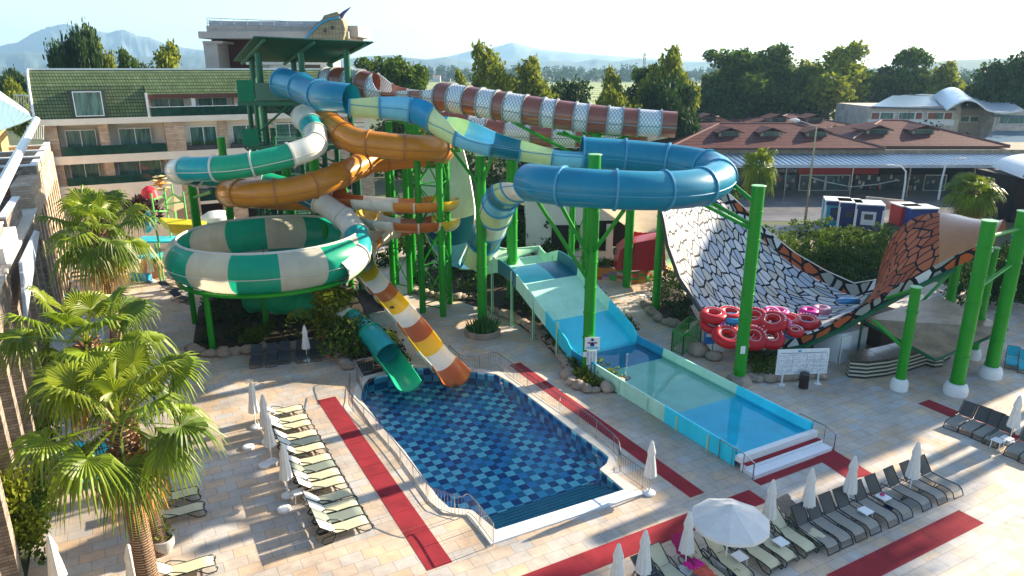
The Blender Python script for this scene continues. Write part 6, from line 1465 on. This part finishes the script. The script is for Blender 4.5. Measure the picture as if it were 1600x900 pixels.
q=gz(1376,788); o=MB().lathe([(.02,.46),(.10,.47),(.09,.52),(.02,.54)],q,10).build('snack_bag',M('pink_item',(.6,.03,.2),.5)); tag(o,'small pink item lying on the white table','bag')
def bucket(u,v,lb,m_): q=gz(u,v); t=thing('bucket',lb,'bucket',q); MB().lathe([(.14,0),(.19,.3),(.17,.3),(.13,.05)],q,14).build('body',m_,t,smooth=True); MB().tube([q+Vector((-.18,0,.3)),q+Vector((0,.05,.42)),q+Vector((.18,0,.3))],.01,5).build('handle',DGREY,t)
bucket(1387,800,'navy bucket beside the white table between the black loungers',NAVY); bucket(1150,905,'navy bucket under the open parasol',NAVY)
for (u,v,lb) in ((388,700,'far'),(414,728,'middle'),(444,797,'near')): 
    q=gz(u,v); o=MB().lathe([(.01,.0),(.27,.0),(.28,.10),(.2,.14),(.01,.15)],q,18).build('parasol_weight',FROST); tag(o,'round white parasol weight behind the left lounger row, %s one of three'%lb,'parasol weight','round white parasol weights')
pt=thing('plant_pot','pale round pot with a small green plant beside the palm trunk','plant pot',gz(258,862)); q=gz(258,862)
MB().lathe([(.22,0),(.38,.3),(.4,.6),(.34,.62)],q,18,cap=False).build('pot',CONC,pt,smooth=True); rg=np.random.default_rng(8); leaf_obj('plant',clump_pts([(q.x,q.y,.85,.4)],700,rg,.3),.16,LEAFY,pt,8)
# ================================================================== INFLATABLES
IR=M('vinyl_red',(.55,.006,.012),.4,.06,coat=.05); IP=M('vinyl_pink',(.60,.01,.25),.35,.05,coat=.1); IB=M('vinyl_blue',(.01,.20,.42),.25,.05,coat=.6); IW=M('vinyl_white',(.75,.72,.72),.4,.03)
def ring_tube(c,Rr,r,mat,tilt,az,label,double=False,wr=True):
    c=Vector(c); Rr*=.98; r*=1.08; tilt*=.6; t=thing('inflatable_ring' if not double else 'inflatable_raft',label,'inflatable',c,'inflatable rings heaped at the foot of the half pipe')
    rx=Matrix.Rotation(az,3,'Z')@Matrix.Rotation(tilt,3,'X')
    cs=[Vector((0,0,0))] if not double else [Vector((-Rr*.92,0,0)),Vector((Rr*.92,0,0))]
    mb=MB()
    for k in cs: mb.tube([c+rx@(k+Vector((Rr*math.cos(a),Rr*math.sin(a),0))) for a in [2*PI*i/22 for i in range(22)]],r,10,closed=True)
    mb.build('tube',mat,t,smooth=True)
    if wr:
        for k in cs:
            MB().tube([c+rx@(k+Vector(((Rr-r*.55)*math.cos(a),(Rr-r*.55)*math.sin(a),r*.87))) for a in [2*PI*i/20 for i in range(20)]],.018,4,closed=True).build('white_line',IW,t)
        mb=MB()
        for k in cs:
            for i in range(8):
                a=2*PI*i/22; p=c+rx@(k+Vector(((Rr+r*.35)*math.cos(a),(Rr+r*.35)*math.sin(a),r*.96))); ax=rx@Vector((-math.sin(a),math.cos(a),0)); ay=rx@Vector((math.cos(a),math.sin(a),0)); mb.box(p,(.11 if i%3 else .06,.07,.02),ax,ay)
        mb.build('print_mark',IW,t)
    return t
def I(u,v,Y): return at(u,v,Y)
ring_tube(I(1128,492,42.6),.62,.27,IR,R(12),R(10),'red double ring with white print, upper left of the heap',True)
ring_tube(I(1165,496,43),.62,.27,IR,R(10),R(-5),'red double ring half hidden by the green pole at the top of the heap',True)
ring_tube(I(1150,525,41.0),.66,.29,IR,R(38),R(12),'large red double ring with a white line, lower left of the heap',True)
ring_tube(I(1192,500,42),.66,.29,IR,R(35),R(-35),'red double ring leaning on edge right of the green pole',True)
ring_tube(I(1190,527,40.8),.60,.30,IR,R(62),R(5),'long red double ring with white lettering facing the camera at the bottom of the heap',True)
ring_tube(I(1246,502,42.6),.60,.26,IR,R(14),R(-12),'red double ring at the right of the heap',True)
ring_tube(I(1206,490,43.2),.42,.2,IP,R(40),R(20),'magenta ring on top of the heap, left of two')
ring_tube(I(1218,488,43.6),.42,.2,IP,R(10),R(0),'magenta ring on top of the heap, right of two')
ring_tube(I(1264,488,44.5),.40,.24,IP,R(5),0,'single magenta ring lying apart on the scales',wr=False)
ring_tube(I(1284,484,45.2),.42,.22,M('vinyl_rose',(.5,.25,.32),.3,.05,coat=.4),R(5),0,'pale rose ring beside the single magenta one',wr=False)
ring_tube(I(1133,506,42.0),.34,.17,IP,R(75),R(50),'small pink ring standing upright left of the green pole')
ring_tube(I(1145,498,42.2),.48,.2,IB,R(10),0,'blue ring under the red ones behind the green pole',wr=False)
ring_tube(I(1232,519,41.6),.42,.19,IB,R(25),R(10),'blue ring at the lower right of the heap')
ring_tube(I(1268,504,42.8),.42,.2,IB,R(8),R(0),'blue ring at the right end of the heap',wr=False)
ring_tube(I(1325,470,44.5),.55,.2,IB,R(-25),R(10),'blue raft lying on the dark edge of the scales',wr=False)
ring_tube(I(1222,505,42.2),.45,.22,IP,R(20),R(10),'purple-pink ring in the middle of the heap',wr=False)
ring_tube(I(1242,518,41.2),.36,.2,IR,R(20),R(-10),'small red ring below the blue ones at the right',False)
ring_tube(I(1112,508,42.4),.55,.24,IR,R(35),R(25),'red ring at the left end of the heap by the blue bin',False)
# ================================================================== KIDS PLAY FRAME left behind the bowl
kf=thing('water_play_structure','colourful children water play frame in green posts with a flower head and yellow slide','play structure',at(255,380,62)*1); kf.location.z=0; ORG[kf.name]=Vector(kf.location)
LGN=M('play_green',(.16,.50,.14),.4,.05); Yk=60
for (u,v,Y) in ((236,302,58),(242,380,58),(256,292,60),(270,310,61),(286,300,59),(268,288,63)):
    p=at(u,v,Y); MB().bar((p.x,Y,0),p,.09,6).build('post',LGN,kf)
mb=MB()
for (a,b) in (((240,312,59),(256,306,60)),((258,318,60),(270,303,61)),((270,303,61),(286,312,59)),((258,320,60),(286,315,59)),((234,352,58),(244,352,58)),((238,330,58),(262,330,60))): mb.bar(at(*a),at(*b),.07,5)
mb.build('beam',LGN,kf)
YL=gel('play_yellow',(.72,.60,.03)); 
p=[at(250,340,59),at(300,343,59),at(322,346,59),at(320,352,58),at(290,356,58),at(262,350,58)]; MB().slab(p,.8,Vector((0,-.3,1)).normalized()).build('slide',YL,kf)
c=at(251,286,60); mb=MB()
for i in range(9): a=2*PI*i/9; mb.lathe([(.01,-.1),(.34,0),(.01,.1)],c+Vector((.6*math.cos(a),0,.6*math.sin(a))),8)
mb.build('flower_petal',M('play_cream',(.70,.55,.25),.4),kf); MB().lathe([(.01,-.35),(.45,0),(.01,.35)],c+Vector((0,-.15,0)),12).build('flower_centre',M('play_orange',(.7,.25,.05),.4),kf)
MB().lathe([(.8,-.1),(.6,.6),(.2,.9),(.01,.95)],at(233,298,63)-Vector((0,0,.5)),16).build('dome',M('play_red',(.55,.03,.05),.4),kf)
MB().tube([at(232,330,58),at(226,345,58),at(238,352,58)],[.1,.6,.8],10).build('canopy',C_MB,kf)
for z in (2.0,3.4): p=at(240,380,59); MB().bbox(p.x-1.5,p.x+2.5,58.5,60.5,z,z+.15).build('deck',C_CY,kf)
MB().slab([at(262,292,62),at(272,306,61),at(292,322,61),at(272,330,60),at(246,318,60)],.1).build('shade_sail',M('shade_tan',(.40,.33,.2),.8),kf)
ms=thing('toadstool_shower','white topped toadstool water shower with a red stem behind the bowl','water toy',at(338,345,64)*1); ms.location.z=0; ORG[ms.name]=Vector(ms.location)
p=at(339,335,64); MB().bar((p.x,64,0),p,.14,8).build('stem',REDS,ms); MB().lathe([(1.5,-.5),(1.4,-.1),(.8,.25),(.01,.35)],p,18).build('cap',trim,ms,smooth=True)
# dark red leaved plant left of it
q=at(215,320,62); o=leaf_obj('red_leaved_plant',clump_pts([(q.x+dx,62+dy,q.z-dz,.8) for dx,dy,dz in ((0,0,0),(.9,.3,.2),(-.8,.2,.4),(.3,.5,1.),(1.3,0,.9),(-.3,0,1.2))],200,np.random.default_rng(4),.3),.7,M('leaf_purple',(.10,.05,.04),.5,.3,.6,island=.4),None,4); tag(o,'dark purple leaved plant in front of the stone pier left of the play frame','plant')
# painted play shell and toys near (235,405)
ps_=thing('play_shell','round painted orange and blue play shell left of the bowl','play structure',gz(230,440)); q=gz(232,437)
MB().lathe([(1.3,0),(1.35,.8),(1.0,1.6),(.4,1.95),(.01,2.0)],q+Vector((0,1.6,0)),18).build('shell',M('shell_orange',(.50,.20,.12),.5,.4,1.),ps_,smooth=True); MB().tube([q+Vector((-1.2,-.2,.4)),q+Vector((-.6,-.9,.5)),q+Vector((.6,-.8,.4))],.4,8).build('wave',C_MB,ps_,smooth=True)
# ================================================================== OFF-FRAME SHADOW CASTERS, unseen, added to throw the long shadows
def big_block(name,label,a0,a1,b0,b1,h,mat):
    c=g((a0+a1)/2,(b0+b1)/2); t=thing(name,label,'building',c); MB().gbox(a0,a1,b0,b1,0,h).build('wall',mat,t); MB().gbox(a0-.4,a1+.4,b0-.4,b1+.4,h,h+.35).build('roof',blr,t); return t
big_block('shade_block','tall cream hotel block outside the right edge whose shadow covers the middle of the deck',69,82,19.9,30,19.6,cream)  # plain block out of view, added only to shade the deck
big_block('shade_block','highest cream hotel block behind the tall one outside the right edge',97,110,34.6,42.5,28.5,cream)  # second added caster; the gap between the blocks lets sun through
for (a,b,sc,lb) in ((60,17.4,1.72,'tall fan palm added outside the right edge for its shadow, first of three'),(56,16.4,1.62,'tall fan palm added outside the right edge for its shadow, second of three'),(65,15.9,1.8,'tall fan palm added outside the right edge for its shadow, third of three')):  # palms out of view, added so their crowns shade the foreground
    q=g(a,b); place(pm[2],USED,(q.x,q.y,0),a,lb,PGp,(1.3,1.3,sc))
